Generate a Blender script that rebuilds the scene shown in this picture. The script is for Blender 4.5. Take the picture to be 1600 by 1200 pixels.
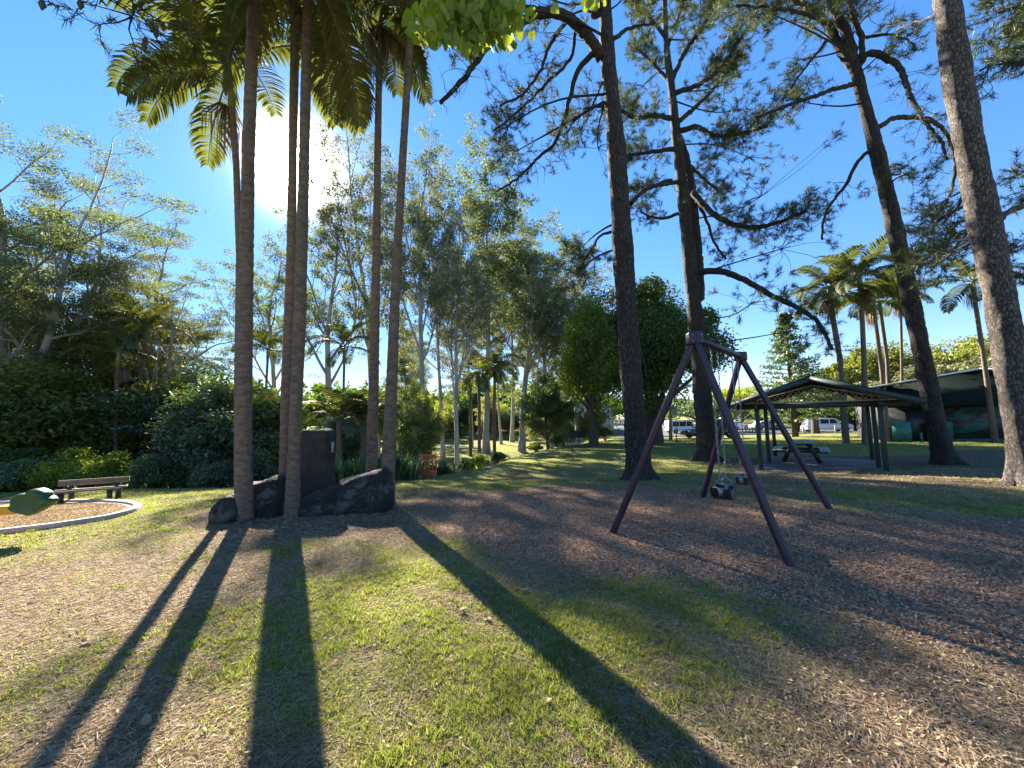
import bpy, math, random
import numpy as np
from mathutils import Vector, Matrix
R = math.radians
for o in list(bpy.data.objects): bpy.data.objects.remove(o)
C = bpy.context.scene
COL = C.collection
# ------------------------------------------------------------------ camera
EYE = 1.6
PITCH, ROLL, F = R(4.57), R(1.5), 600.0
CM = Matrix.Translation((0, 0, EYE)) @ Matrix.Rotation(R(90)+PITCH, 4, 'X') @ Matrix.Rotation(-ROLL, 4, 'Z')
cam = bpy.data.cameras.new('camera'); cam.sensor_width = 36; cam.lens = 36*F/1600
cam.clip_start = 0.05; cam.clip_end = 3000
co = bpy.data.objects.new('camera', cam); COL.objects.link(co); co.matrix_world = CM
C.camera = co
C.render.resolution_x, C.render.resolution_y = 1024, 768
# ------------------------------------------------------------------ sky and sun
M3 = np.array(CM.to_3x3()); CO = np.array([0, 0, EYE])
def ray(px, py): return M3 @ np.array([(px-800)/F, (600-py)/F, -1.0])
def W(px, py, d): return CO + ray(px, py)*d
sd = ray(464, 262); sd /= np.linalg.norm(sd)
ELEV = math.asin(sd[2]); AZ = math.atan2(sd[0], sd[1])        # azimuth from +Y towards +X
world = bpy.data.worlds.new('World'); C.world = world; world.use_nodes = True
wt = world.node_tree; wt.nodes.clear()
def wn(t): return wt.nodes.new(t)
sky = wn('ShaderNodeTexSky'); sky.sky_type = 'NISHITA'; sky.sun_disc = False
sky.sun_elevation = ELEV; sky.sun_rotation = AZ; sky.air_density = 1.0; sky.dust_density = 0.0; sky.ozone_density = 3.0; sky.altitude = 0
bg = wn('ShaderNodeBackground'); bg.inputs[1].default_value = 0.084
wo = wn('ShaderNodeOutputWorld')
hsv = wn('ShaderNodeHueSaturation'); hsv.inputs['Saturation'].default_value = 1.52; hsv.inputs['Value'].default_value = 1.0
gm = wn('ShaderNodeGamma'); gm.inputs[1].default_value = .64; wt.links.new(sky.outputs[0], gm.inputs[0]); wt.links.new(gm.outputs[0], hsv.inputs['Color']); blu = wn('ShaderNodeMix'); blu.data_type = 'RGBA'; blu.blend_type = 'MULTIPLY'; blu.inputs[0].default_value = 1; blu.inputs[7].default_value = (.80, .84, 1.06, 1)
wt.links.new(hsv.outputs[0], blu.inputs[6]); wt.links.new(blu.outputs[2], bg.inputs[0])
# the sun seen in the sky: a direction dependent disc and its aureole, part of the sky itself
tc = wn('ShaderNodeTexCoord'); dot = wn('ShaderNodeVectorMath'); dot.operation = 'DOT_PRODUCT'
nrm = wn('ShaderNodeVectorMath'); nrm.operation = 'NORMALIZE'
wt.links.new(tc.outputs['Generated'], nrm.inputs[0]); wt.links.new(nrm.outputs[0], dot.inputs[0])
dot.inputs[1].default_value = tuple(sd)
acc = None
for power, gain, colr in ((900, 9.0, (1, .94, .82)), (150, .10, (1, .93, .82)), (30, .02, (.8, .92, 1))):
    cl = wn('ShaderNodeMath'); cl.operation = 'MAXIMUM'; cl.inputs[1].default_value = 0.0001
    wt.links.new(dot.outputs['Value'], cl.inputs[0])
    pw = wn('ShaderNodeMath'); pw.operation = 'POWER'; pw.inputs[1].default_value = power
    wt.links.new(cl.outputs[0], pw.inputs[0])
    ml = wn('ShaderNodeMath'); ml.operation = 'MULTIPLY'; ml.inputs[1].default_value = gain
    wt.links.new(pw.outputs[0], ml.inputs[0])
    b = wn('ShaderNodeBackground'); b.inputs[0].default_value = (*colr, 1); wt.links.new(ml.outputs[0], b.inputs[1])
    ad = wn('ShaderNodeAddShader'); wt.links.new((acc or bg).outputs[0], ad.inputs[0]); wt.links.new(b.outputs[0], ad.inputs[1]); acc = ad
wt.links.new(acc.outputs[0], wo.inputs[0])
sl = bpy.data.lights.new('sun', 'SUN'); sl.energy = 5.0; sl.angle = R(0.5); sl.color = (1, .93, .81)
so = bpy.data.objects.new('sun', sl); COL.objects.link(so)
so.rotation_euler = Vector(sd).to_track_quat('Z', 'Y').to_euler()
C.view_settings.view_transform = 'Standard'; C.view_settings.look = 'None'
C.view_settings.exposure = 2.52; C.view_settings.gamma = 1; C.view_settings.use_curve_mapping = False
C.cycles.max_bounces = 6; C.cycles.diffuse_bounces = 3; C.cycles.transmission_bounces = 4; C.cycles.glossy_bounces = 2
C.cycles.sample_clamp_indirect = 4
# ------------------------------------------------------------------ helpers
rs = np.random.default_rng(7); random.seed(7)
def nz(v): v = np.asarray(v, float); return v/(np.linalg.norm(v)+1e-9)
class MB:
    def __init__(s): s.v = []; s.q = []; s.t = []; s.n = 0
    def add(s, v, q=None, t=None):
        v = np.asarray(v, float).reshape(-1, 3); s.v.append(v)
        if q is not None and len(q): s.q.append(np.asarray(q, np.int64)+s.n)
        if t is not None and len(t): s.t.append(np.asarray(t, np.int64)+s.n)
        s.n += len(v); return s
    def tube(s, pts, rad, sides=8, cap=True, rough=0.0, square=False):
        pts = np.asarray(pts, float); n = len(pts); rad = np.atleast_1d(np.asarray(rad, float))
        rad = np.interp(np.linspace(0, 1, n), np.linspace(0, 1, len(rad)), rad) if len(rad) > 1 else np.full(n, rad[0])
        tan = np.gradient(pts, axis=0); tan /= (np.linalg.norm(tan, axis=1)[:, None]+1e-9)
        a = np.cross(tan[0], [0, 0, 1.0]) if abs(tan[0][2]) < .9 else np.cross(tan[0], [0, 1.0, 0]); a = nz(a)
        A = np.zeros((n, 3)); B = np.zeros((n, 3))
        for i in range(n):
            a = nz(a-tan[i]*np.dot(a, tan[i])); A[i] = a; B[i] = np.cross(tan[i], a)
        ang = np.arange(sides)/sides*2*math.pi + (math.pi/4 if square else 0)
        rr = rad[:, None]*np.ones((1, sides))
        if rough: rr = rr*(1+rough*(rs.random((n, sides))-.5)*2)
        v = pts[:, None, :] + rr[..., None]*(np.cos(ang)[None, :, None]*A[:, None, :]+np.sin(ang)[None, :, None]*B[:, None, :])
        i = np.arange(n-1)[:, None]*sides; j = np.arange(sides)[None, :]; k = (j+1) % sides
        q = np.stack([i+j, i+k, i+sides+k, i+sides+j], -1).reshape(-1, 4)
        V = v.reshape(-1, 3); t = None
        if cap:
            V = np.vstack([V, pts[0], pts[-1]]); c0 = n*sides; jj = np.arange(sides); kk = (jj+1) % sides
            t = np.vstack([np.stack([kk, jj, np.full(sides, c0)], -1), np.stack([(n-1)*sides+jj, (n-1)*sides+kk, np.full(sides, c0+1)], -1)])
        return s.add(V, q, t)
    def box(s, c, sz, rot=None):
        h = np.array(sz)/2; v = np.array([[x, y, z] for x in (-1, 1) for y in (-1, 1) for z in (-1, 1)])*h
        if rot is not None: v = v @ np.asarray(rot).T
        return s.add(v+np.array(c), [[0, 1, 3, 2], [4, 6, 7, 5], [0, 4, 5, 1], [2, 3, 7, 6], [0, 2, 6, 4], [1, 5, 7, 3]])
    def bar(s, p0, p1, w, h, up=(0, 0, 1)):
        p0 = np.array(p0, float); p1 = np.array(p1, float); y = nz(p1-p0); x = nz(np.cross(y, up)); z = np.cross(x, y)
        return s.box((p0+p1)/2, (w, np.linalg.norm(p1-p0), h), np.stack([x, y, z], 1))
    def prism(s, poly, axis0, axis1, axis2, org, t0, t1):
        """poly in (axis0, axis1), extruded along axis2 from t0 to t1"""
        a0, a1, a2, org = [np.array(k, float) for k in (axis0, axis1, axis2, org)]
        n = len(poly); P = np.array([org+a0*p[0]+a1*p[1] for p in poly])
        V = np.vstack([P+a2*t0, P+a2*t1]); q = [[i, (i+1) % n, n+(i+1) % n, n+i] for i in range(n)]
        s.add(V, q); base = s.n-2*n; s.ng = getattr(s, 'ng', []); s.ng.append([base+i for i in range(n)][::-1]); s.ng.append([base+n+i for i in range(n)]); return s
    def build(s, name, mat, parent=None, loc=None, smooth=False, bevel=0):
        me = bpy.data.meshes.new(name)
        V = np.vstack(s.v) if s.v else np.zeros((0, 3))
        off = np.array(parent_world(parent)) if parent is not None else (np.array(loc) if loc is not None else np.zeros(3))
        V = V-off
        polys = []
        ng = getattr(s, 'ng', [])
        Q = np.vstack(s.q) if s.q else np.zeros((0, 4), int); T = np.vstack(s.t) if s.t else np.zeros((0, 3), int)
        loops = np.concatenate([Q.ravel(), T.ravel()] + [np.array(g) for g in ng]).astype(np.int32)
        tot = np.concatenate([np.full(len(Q), 4), np.full(len(T), 3), np.array([len(g) for g in ng], int)]).astype(np.int32)
        st = np.concatenate([[0], np.cumsum(tot)[:-1]]).astype(np.int32)
        me.vertices.add(len(V)); me.vertices.foreach_set('co', V.astype(np.float32).ravel())
        me.loops.add(len(loops)); me.loops.foreach_set('vertex_index', loops)
        me.polygons.add(len(tot)); me.polygons.foreach_set('loop_start', st); me.polygons.foreach_set('loop_total', tot)
        if smooth: me.polygons.foreach_set('use_smooth', np.ones(len(tot), bool))
        me.update(calc_edges=True)
        me.materials.append(mat)
        o = bpy.data.objects.new(name, me); COL.objects.link(o)
        if parent is not None: o.parent = parent
        elif loc is not None: o.location = tuple(loc)
        if bevel:
            b = o.modifiers.new('bevel', 'BEVEL'); b.width = bevel; b.segments = 2; b.limit_method = 'ANGLE'
        return o
def parent_world(p):
    l = Vector((0, 0, 0))
    while p is not None: l = l + p.location; p = p.parent
    return tuple(l)
def tag(o, label=None, cat=None, group=None, kind=None):
    if label: o['label'] = label
    if cat: o['category'] = cat
    if group: o['group'] = group
    if kind: o['kind'] = kind
    return o
def thing(name, loc, label, cat, group=None):
    o = bpy.data.objects.new(name, None); COL.objects.link(o); o.location = tuple(loc); o.empty_display_size = .3
    return tag(o, label, cat, group)
def copy_tree(o, parent=None):
    c = o.copy(); COL.objects.link(c)
    if parent is not None: c.parent = parent
    for ch in list(o.children): copy_tree(ch, c)
    return c
def nodes_mat(name):
    m = bpy.data.materials.new(name); m.use_nodes = True; nt = m.node_tree; nt.nodes.clear()
    out = nt.nodes.new('ShaderNodeOutputMaterial')
    def N(t, **kw):
        n = nt.nodes.new(t)
        for k, v in kw.items():
            if k.startswith('_'): setattr(n, k[1:], v)
            else:
                key = int(k[1:]) if k[0] == 'i' and k[1:].isdigit() else k.replace('__', ' ')
                s = n.inputs[key]
                if isinstance(v, bpy.types.NodeSocket): nt.links.new(v, s)
                elif isinstance(v, (tuple, list)) and s.type == 'RGBA' and len(v) == 3: s.default_value = (*v, 1)
                else: s.default_value = v
        return n
    return m, nt, N, out
def ramp(N, fac, stops):
    r = N('ShaderNodeValToRGB', Fac=fac); e = r.color_ramp.elements
    while len(e) > 1: e.remove(e[0])
    e[0].position = stops[0][0]; e[0].color = (*stops[0][1], 1)
    for p, c in stops[1:]:
        k = e.new(p); k.color = (*c, 1)
    return r.outputs[0]
def mixc(N, f, a, b):
    m = N('ShaderNodeMix', _data_type='RGBA'); nt = m.id_data
    for s, v in ((0, f), (6, a), (7, b)):
        if isinstance(v, bpy.types.NodeSocket): nt.links.new(v, m.inputs[s])
        elif isinstance(v, (int, float)): m.inputs[s].default_value = v
        else: m.inputs[s].default_value = (*v, 1)
    return m.outputs[2]
def simple(name, c1, c2=None, rough=.6, scale=4, metal=0, bump=0, bscale=None, coords='Object', spec=.5, stretch=(1, 1, 1)):
    m, nt, N, out = nodes_mat(name)
    tcn = N('ShaderNodeTexCoord'); mp = N('ShaderNodeMapping', Vector=tcn.outputs[coords], Scale=stretch)
    n1 = N('ShaderNodeTexNoise', Vector=mp.outputs[0], Scale=scale, Detail=6, Roughness=.65)
    c2 = c2 or tuple(x*.7 for x in c1)
    col = ramp(N, n1.outputs[0], [(.35, c1), (.65, c2)])
    p = N('ShaderNodeBsdfPrincipled', Roughness=rough, Metallic=metal); nt.links.new(col, p.inputs['Base Color'])
    p.inputs['Specular IOR Level'].default_value = spec
    if bump:
        nb = N('ShaderNodeTexNoise', Vector=mp.outputs[0], Scale=bscale or scale*4, Detail=5)
        bp = N('ShaderNodeBump', Strength=bump, Distance=.02, Height=nb.outputs[0]); nt.links.new(bp.outputs[0], p.inputs['Normal'])
    nt.links.new(p.outputs[0], out.inputs[0]); return m
def leafmat(name, c1, c2, c3, trans=.45, tint=(1.5, 1.45, .55), gloss=.12, rough=.4):
    """c1..c3 spread per leaf; thin leaves let part of the light through"""
    m, nt, N, out = nodes_mat(name)
    g = N('ShaderNodeNewGeometry'); col = ramp(N, g.outputs['Random Per Island'], [(0, c1), (.5, c2), (1, c3)])
    n1 = N('ShaderNodeTexNoise', Vector=g.outputs['Position'], Scale=.9, Detail=2)
    col = mixc(N, .5, col, ramp(N, n1.outputs[0], [(.35, tuple(x*.55 for x in c2)), (.65, tuple(x*1.35 for x in c2))]))
    d = N('ShaderNodeBsdfDiffuse', Color=col)
    tm = N('ShaderNodeMix', _data_type='RGBA', _blend_type='MULTIPLY'); tm.inputs[0].default_value = 1; nt.links.new(col, tm.inputs[6]); tm.inputs[7].default_value = (*tint, 1)
    t = N('ShaderNodeBsdfTranslucent', Color=tm.outputs[2])
    mx = N('ShaderNodeMixShader', Fac=trans); nt.links.new(d.outputs[0], mx.inputs[1]); nt.links.new(t.outputs[0], mx.inputs[2])
    gloss = gloss*.3; gl = N('ShaderNodeBsdfGlossy', Roughness=.5, Color=(1, .97, .85))
    m2 = N('ShaderNodeMixShader', Fac=gloss); nt.links.new(mx.outputs[0], m2.inputs[1]); nt.links.new(gl.outputs[0], m2.inputs[2])
    nt.links.new(m2.outputs[0], out.inputs[0]); return m
def barkmat(name, c1, c2, c3, vs=(9, 9, 2.6), lichen=None, bump=.9):
    m, nt, N, out = nodes_mat(name)
    tcn = N('ShaderNodeTexCoord'); mp = N('ShaderNodeMapping', Vector=tcn.outputs['Object'], Scale=vs)
    nn = N('ShaderNodeTexNoise', Vector=mp.outputs[0], Scale=1.1, Detail=8, Roughness=.75)
    sc_ = N('ShaderNodeVectorMath', _operation='SCALE', Scale=2.6); nt.links.new(nn.outputs['Color'], sc_.inputs[0])
    mp2 = N('ShaderNodeVectorMath', _operation='ADD'); nt.links.new(mp.outputs[0], mp2.inputs[0]); nt.links.new(sc_.outputs[0], mp2.inputs[1])
    vo = N('ShaderNodeTexVoronoi', _feature='DISTANCE_TO_EDGE', Vector=mp2.outputs[0], Scale=1.0)
    vc = N('ShaderNodeTexVoronoi', Vector=mp2.outputs[0], Scale=1.0)
    n2 = N('ShaderNodeTexNoise', Vector=tcn.outputs['Object'], Scale=14, Detail=6, Roughness=.7)
    plate = ramp(N, vc.outputs['Color'], [(.2, c2), (.8, c3)])
    plate = mixc(N, .5, plate, ramp(N, n2.outputs[0], [(.3, c2), (.7, c3)]))
    if lichen:
        n3 = N('ShaderNodeTexNoise', Vector=tcn.outputs['Object'], Scale=2.3, Detail=5)
        lm = ramp(N, n3.outputs[0], [(.5, (0, 0, 0)), (.62, (.8, .8, .8))]); plate = mixc(N, lm, plate, lichen)
    crack = ramp(N, vo.outputs['Distance'], [(.0, (.25, .25, .25)), (.13, (1, 1, 1))])
    col = mixc(N, crack, c1, plate)
    h = N('ShaderNodeMath', _operation='ADD'); nt.links.new(crack, h.inputs[0]); nt.links.new(n2.outputs[0], h.inputs[1])
    bp = N('ShaderNodeBump', Strength=bump, Distance=.04, Height=h.outputs[0])
    p = N('ShaderNodeBsdfPrincipled', Roughness=.85); nt.links.new(col, p.inputs['Base Color']); nt.links.new(bp.outputs[0], p.inputs['Normal'])
    nt.links.new(p.outputs[0], out.inputs[0]); return m
# ------------------------------------------------------------------ terrain
def ipoly(pts): return np.array(pts, float)
def sdf(P, poly):
    """signed distance (positive outside) of points P (N,2) to closed polygon"""
    n = len(poly); d = np.full(len(P), 1e9); ins = np.zeros(len(P), bool)
    for i in range(n):
        a = poly[i]; b = poly[(i+1) % n]; e = b-a; w = P-a
        t = np.clip((w @ e)/(e @ e), 0, 1); q = w-t[:, None]*e; d = np.minimum(d, (q**2).sum(1))
        c = ((a[1] <= P[:, 1]) & (b[1] > P[:, 1])) | ((b[1] <= P[:, 1]) & (a[1] > P[:, 1]))
        with np.errstate(divide='ignore', invalid='ignore'):
            xi = a[0]+(P[:, 1]-a[1])*(b[0]-a[0])/(b[1]-a[1])
        ins ^= c & (P[:, 0] < xi)
    d = np.sqrt(d); return np.where(ins, -d, d)
PLATEAU = ipoly([(-60, 13), (-13, 12.2), (-8.2, 11.3), (-3.9, 12.2), (-.5, 16.5), (2.4, 26), (6, 32), (11, 38), (14, 60), (16, 400), (400, 400), (400, -400), (-400, -400), (-400, 13)])
def sstep(a, b, x): t = np.clip((x-a)/(b-a), 0, 1); return t*t*(3-2*t)
def wob(x, y, s, seed=0):
    k = seed*1.7
    return (np.sin(x*s+1.3+k+1.7*np.sin(y*s*.7+k))+np.sin(y*s*1.13+2.1*k+1.3*np.sin(x*s*.83+k))+np.sin((x+y)*s*.77+.6*k))/3
def terr(x, y):
    x = np.atleast_1d(np.asarray(x, float)); y = np.atleast_1d(np.asarray(y, float))
    zp = np.interp(y, [-50, 7.5, 10, 13, 20, 30, 45, 57, 80, 400], [0, 0, -.18, -.5, -.62, -.92, -1.5, -2, -1.85, 1.0])
    s = sdf(np.stack([x, y], 1), PLATEAU)
    far = -2.0 + .008*np.clip(y-60, 0, 400) + .12*wob(x, y, .11, 3)
    k = sstep(0, 4.5, s); creek = .55*np.exp(-((s-5.5)/2.0)**2)*(y > 5)
    z = zp*(1-k)+far*k-creek
    z = z + .03*wob(x, y, .9, 1) + .012*wob(x, y, 2.7, 2) + .006*wob(x, y, 7.1, 4)
    z = z - .25*sstep(1.2, .2, np.hypot(x-4.0, y+3))*0
    return z
def T(x, y): return float(terr(x, y)[0])
def G(px, py):
    d = ray(px, py); t = np.linspace(.8, 150, 6000); P = CO+d[None, :]*t[:, None]
    h = P[:, 2]-terr(P[:, 0], P[:, 1]); i = int(np.argmax(h < 0)) if (h < 0).any() else len(t)-1
    return P[max(i, 1)]*.5+P[max(i-1, 0)]*.5
def base_at(px, d):
    """ground point in the column px at depth d"""
    py = 650
    for _ in range(12):
        p = W(px, py, d); z = T(p[0], p[1]); py += (p[2]-z)*F/d*.9
    p[2] = z; return p
def cw(px): return 1/math.sqrt(1+((px-800)/F)**2)
def poly_px(l): return ipoly([G(*p)[:2] for p in l])
# regions, as patches on the ground
MULCH = poly_px([(640, 790), (740, 768), (880, 760), (1010, 762), (1150, 780), (1300, 800), (1500, 806), (1700, 812), (2100, 830), (2300, 1100), (1500, 1010), (1250, 930), (1080, 893), (900, 890), (760, 862), (640, 820)])
DIRT = poly_px([(1350, 960), (1800, 900), (2400, 1150), (2000, 1500), (1250, 1500), (1220, 1150), (1300, 1030)])
PALMD = poly_px([(330, 790), (420, 780), (640, 785), (660, 850), (540, 850), (400, 845), (330, 850)])
DRY = poly_px([(-500, 835), (250, 815), (360, 860), (330, 960), (330, 1100), (150, 1190), (-600, 1500)])
SHADE_TONE = poly_px([(1130, 715), (1420, 712), (1560, 700), (1640, 730), (1600, 770), (1390, 765), (1130, 758)])  # shade under shelter and leaning pine, put into the ground colour
LUSH = poly_px([(560, 1210), (700, 1010), (900, 900), (1150, 910), (1180, 1000), (1100, 1250)])
def masks(x, y):
    P = np.stack([x, y], 1)
    n = .35*wob(x, y, 1.3, 5)+.2*wob(x, y, 3.9, 6)+.1*wob(x, y, 9.7, 7)
    mul = sstep(.25, -.25, sdf(P, MULCH)+n*.8)
    dirt = np.maximum(sstep(.4, -.3, sdf(P, DIRT)+n), np.maximum(sstep(.3, -.3, sdf(P, PALMD)+n*.7), .75*sstep(.6, -.6, sdf(P, SHADE_TONE)+n)))  # besides real dirt, this mask carries the painted shade round the shelter
    dry = sstep(.8, -.8, sdf(P, DRY)+n*1.6)*.55
    lush = sstep(.7, -.5, sdf(P, LUSH)+n*1.5)*.8
    patch = sstep(-.25, .5, wob(x, y, .8, 8)+.7*wob(x, y, 2.3, 9)+.4*wob(x, y, 6.3, 10))
    far = sstep(7, 12, np.hypot(x, y))
    green = np.clip(.22+.45*patch+.4*lush+.35*far-.5*dry*(1-far*.6), 0, 1)*(1-mul)*(1-dirt)
    return mul, dirt, green
def ground_material():
    m, nt, N, out = nodes_mat('ground')
    at = N('ShaderNodeAttribute', _attribute_name='mask'); sp = N('ShaderNodeSeparateColor', Color=at.outputs['Color'])
    g = N('ShaderNodeNewGeometry'); pos = g.outputs['Position']
    def noise(s, d=5, r=.6): return N('ShaderNodeTexNoise', Vector=pos, Scale=s, Detail=d, Roughness=r).outputs[0]
    mpx = N('ShaderNodeMapping', Vector=pos, Scale=(1, 1, .2))
    vch = N('ShaderNodeTexVoronoi', Vector=mpx.outputs[0], Scale=38, Randomness=1)
    vch2 = N('ShaderNodeTexVoronoi', Vector=mpx.outputs[0], Scale=90, Randomness=1)
    n1, n2, n3 = noise(60, 3), noise(2.2, 5), noise(17, 4, .7)
    grass = ramp(N, n1, [(.3, (.10, .125, .022)), (.5, (.22, .245, .045)), (.7, (.38, .36, .10))])
    grass = mixc(N, ramp(N, n2, [(.4, (0, 0, 0)), (.66, (.6, .6, .6))]), grass, (.28, .23, .10))
    thatch = ramp(N, n3, [(.3, (.11, .072, .043)), (.5, (.27, .19, .12)), (.72, (.46, .36, .25))])
    thatch = mixc(N, .45, thatch, ramp(N, vch2.outputs['Color'], [(.2, (.07, .05, .028)), (.6, (.2, .155, .09)), (.95, (.36, .30, .2))]))
    chips = ramp(N, vch.outputs['Color'], [(.1, (.10, .052, .028)), (.4, (.30, .165, .09)), (.7, (.52, .32, .19)), (.95, (.72, .51, .35))])
    chips = mixc(N, .4, chips, ramp(N, n3, [(.35, (.10, .05, .03)), (.65, (.36, .20, .13))]))
    dirt = ramp(N, n3, [(.3, (.085, .055, .035)), (.55, (.17, .115, .075)), (.75, (.29, .22, .15))])
    dirt = mixc(N, .4, dirt, ramp(N, vch2.outputs['Color'], [(.2, (.07, .045, .03)), (.9, (.34, .25, .17))]))
    def sharpen(s, nn):
        a = N('ShaderNodeMath', _operation='SUBTRACT', i1=.5); nt.links.new(nn, a.inputs[0])
        b = N('ShaderNodeMath', _operation='MULTIPLY_ADD', i1=1.6); nt.links.new(a.outputs[0], b.inputs[0]); nt.links.new(s, b.inputs[2])
        return ramp(N, b.outputs[0], [(.32, (0, 0, 0)), (.68, (1, 1, 1))])
    c = mixc(N, sharpen(sp.outputs[2], n3), thatch, grass)
    c = mixc(N, sharpen(sp.outputs[1], n3), c, dirt)
    c = mixc(N, sharpen(sp.outputs[0], n3), c, chips)
    hh = N('ShaderNodeMath', _operation='ADD'); nt.links.new(vch.outputs['Distance'], hh.inputs[0]); nt.links.new(n1, hh.inputs[1])
    bp = N('ShaderNodeBump', Strength=1.0, Distance=.04, Height=hh.outputs[0])
    bp2 = N('ShaderNodeBump', Strength=.6, Distance=.06, Height=n3, Normal=bp.outputs[0])
    p = N('ShaderNodeBsdfPrincipled', Roughness=.95); nt.links.new(c, p.inputs['Base Color']); nt.links.new(bp2.outputs[0], p.inputs['Normal'])
    p.inputs['Specular IOR Level'].default_value = .15
    nt.links.new(p.outputs[0], out.inputs[0]); return m
def make_ground():
    nr, na = 330, 420
    r = .25*np.exp(np.linspace(0, math.log(700/.25), nr)); a = np.linspace(0, 2*math.pi, na, endpoint=False)
    x = (r[:, None]*np.sin(a)[None, :]).ravel(); y = (r[:, None]*np.cos(a)[None, :]).ravel()
    x = np.append(x, 0); y = np.append(y, 0)
    z = terr(x, y); mb = MB()
    i = np.arange(nr-1)[:, None]*na; j = np.arange(na)[None, :]; k = (j+1) % na
    q = np.stack([i+j, i+na+j, i+na+k, i+k], -1).reshape(-1, 4)
    jj = np.arange(na); t = np.stack([jj, (jj+1) % na, np.full(na, nr*na)], -1)
    mb.add(np.stack([x, y, z], 1), q, t)
    o = mb.build('ground', ground_material(), smooth=True); tag(o, kind='structure')
    me = o.data; mu, di, gr = masks(x, y)
    ca = me.color_attributes.new('mask', 'FLOAT_COLOR', 'POINT')
    ca.data.foreach_set('color', np.stack([mu, di, gr, np.ones_like(mu)], 1).astype(np.float32).ravel())
make_ground()
# ------------------------------------------------------------------ materials
M = {}
M['grass'] = leafmat('grass_blade', (.08, .12, .022), (.20, .25, .055), (.52, .50, .23), trans=.5, tint=(1.2, 1.15, .55), gloss=.05)
M['straw'] = leafmat('straw', (.20, .14, .08), (.38, .29, .18), (.60, .50, .34), trans=.3, tint=(1, .9, .7), gloss=.04)
M['chip'] = leafmat('bark_chip', (.12, .07, .04), (.36, .23, .14), (.72, .54, .38), trans=.05, tint=(1, .8, .6), gloss=.06)
M['pine_bark'] = barkmat('pine_bark', (.008, .006, .005), (.030, .021, .016), (.10, .072, .055), vs=(22, 22, 6.5))
M['pale_pine_bark'] = barkmat('pale_pine_bark', (.022, .016, .013), (.085, .064, .050), (.21, .165, .13), vs=(20, 20, 9))
M['palm_trunk'] = simple('palm_trunk', (.20, .135, .085), (.08, .055, .038), .8, 9, bump=.6, bscale=22, stretch=(1, 1, 2.2))
M['euc_bark'] = simple('smooth_bark', (.42, .38, .34), (.20, .18, .16), .7, 2.2, bump=.3, stretch=(1, 1, .4))
M['dark_bark'] = simple('dark_bark', (.10, .08, .06), (.045, .035, .028), .9, 5, bump=.6, stretch=(1, 1, .4))
M['needle'] = leafmat('pine_needle', (.03, .045, .018), (.055, .075, .03), (.10, .115, .05), trans=.35, gloss=.14, rough=.35)
M['euc_leaf'] = leafmat('gum_leaf', (.065, .09, .045), (.115, .145, .07), (.20, .22, .11), trans=.5, tint=(1.3, 1.3, .7), gloss=.16)
M['euc_leaf2'] = leafmat('gum_leaf_olive', (.075, .09, .045), (.13, .14, .075), (.24, .21, .12), trans=.5, tint=(1.3, 1.25, .7), gloss=.16)
M['dense_leaf'] = leafmat('broad_leaf', (.035, .065, .014), (.065, .11, .02), (.15, .19, .035), trans=.45, gloss=.12)
M['olive_leaf'] = leafmat('olive_leaf', (.09, .115, .035), (.18, .20, .05), (.36, .35, .10), trans=.58, gloss=.12)
M['muted_leaf'] = leafmat('muted_lime_leaf', (.08, .11, .02), (.15, .17, .03), (.27, .27, .05), trans=.5, gloss=.1)
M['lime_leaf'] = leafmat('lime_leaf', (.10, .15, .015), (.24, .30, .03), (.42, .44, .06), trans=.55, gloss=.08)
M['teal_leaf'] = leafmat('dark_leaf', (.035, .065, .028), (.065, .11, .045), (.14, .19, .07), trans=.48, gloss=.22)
M['hedge_leaf'] = leafmat('hedge_leaf', (.08, .13, .02), (.15, .21, .035), (.27, .32, .07), trans=.55, gloss=.12)
M['frond'] = leafmat('palm_leaflet', (.045, .058, .018), (.08, .095, .028), (.14, .14, .045), trans=.42, gloss=.14, rough=.3)
M['deadfrond'] = leafmat('dry_palm_spray', (.14, .09, .05), (.24, .17, .10), (.38, .30, .18), trans=.35, tint=(1.1, 1, .7))
M['strap'] = leafmat('strap_leaf', (.03, .07, .03), (.05, .11, .045), (.10, .17, .05), trans=.4, gloss=.15)
M['rachis'] = simple('frond_stem', (.15, .17, .05), (.10, .12, .04), .5, 6)
M['rock'] = barkmat('boulder_rock', (.03, .026, .022), (.05, .042, .034), (.02, .017, .015), vs=(1.6, 1.6, 2.6), lichen=(.11, .11, .085), bump=1.0)
M['rock2'] = simple('standing_rock', (.022, .018, .015), (.05, .04, .032), .9, 5, bump=1.0, bscale=16)
M['purple'] = simple('purple_paint', (.040, .014, .030), (.024, .010, .018), .42, 12, bump=.12, bscale=60)
def worn_paint():
    m, nt, N, out = nodes_mat('worn_purple_paint'); tcn = N('ShaderNodeTexCoord')
    n1 = N('ShaderNodeTexNoise', Vector=tcn.outputs['Object'], Scale=26, Detail=7, Roughness=.75); n2 = N('ShaderNodeTexNoise', Vector=tcn.outputs['Object'], Scale=3, Detail=4)
    c = ramp(N, n2.outputs[0], [(.35, (.024, .009, .024)), (.65, (.036, .015, .036))]); c = mixc(N, ramp(N, n1.outputs[0], [(.63, (0, 0, 0)), (.68, (.8, .8, .8))]), c, (.16, .10, .09))
    p = N('ShaderNodeBsdfPrincipled', Roughness=.45); nt.links.new(c, p.inputs['Base Color']); bp = N('ShaderNodeBump', Strength=.25, Distance=.01, Height=n1.outputs[0]); nt.links.new(bp.outputs[0], p.inputs['Normal']); nt.links.new(p.outputs[0], out.inputs[0]); return m
M['purple'] = worn_paint()
M['green_post'] = simple('green_painted_timber', (.022, .040, .034), (.015, .028, .024), .55, 7, bump=.2)
M['chain'] = simple('galvanised_steel', (.35, .35, .36), (.2, .2, .2), .4, 20, metal=.8)
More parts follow.
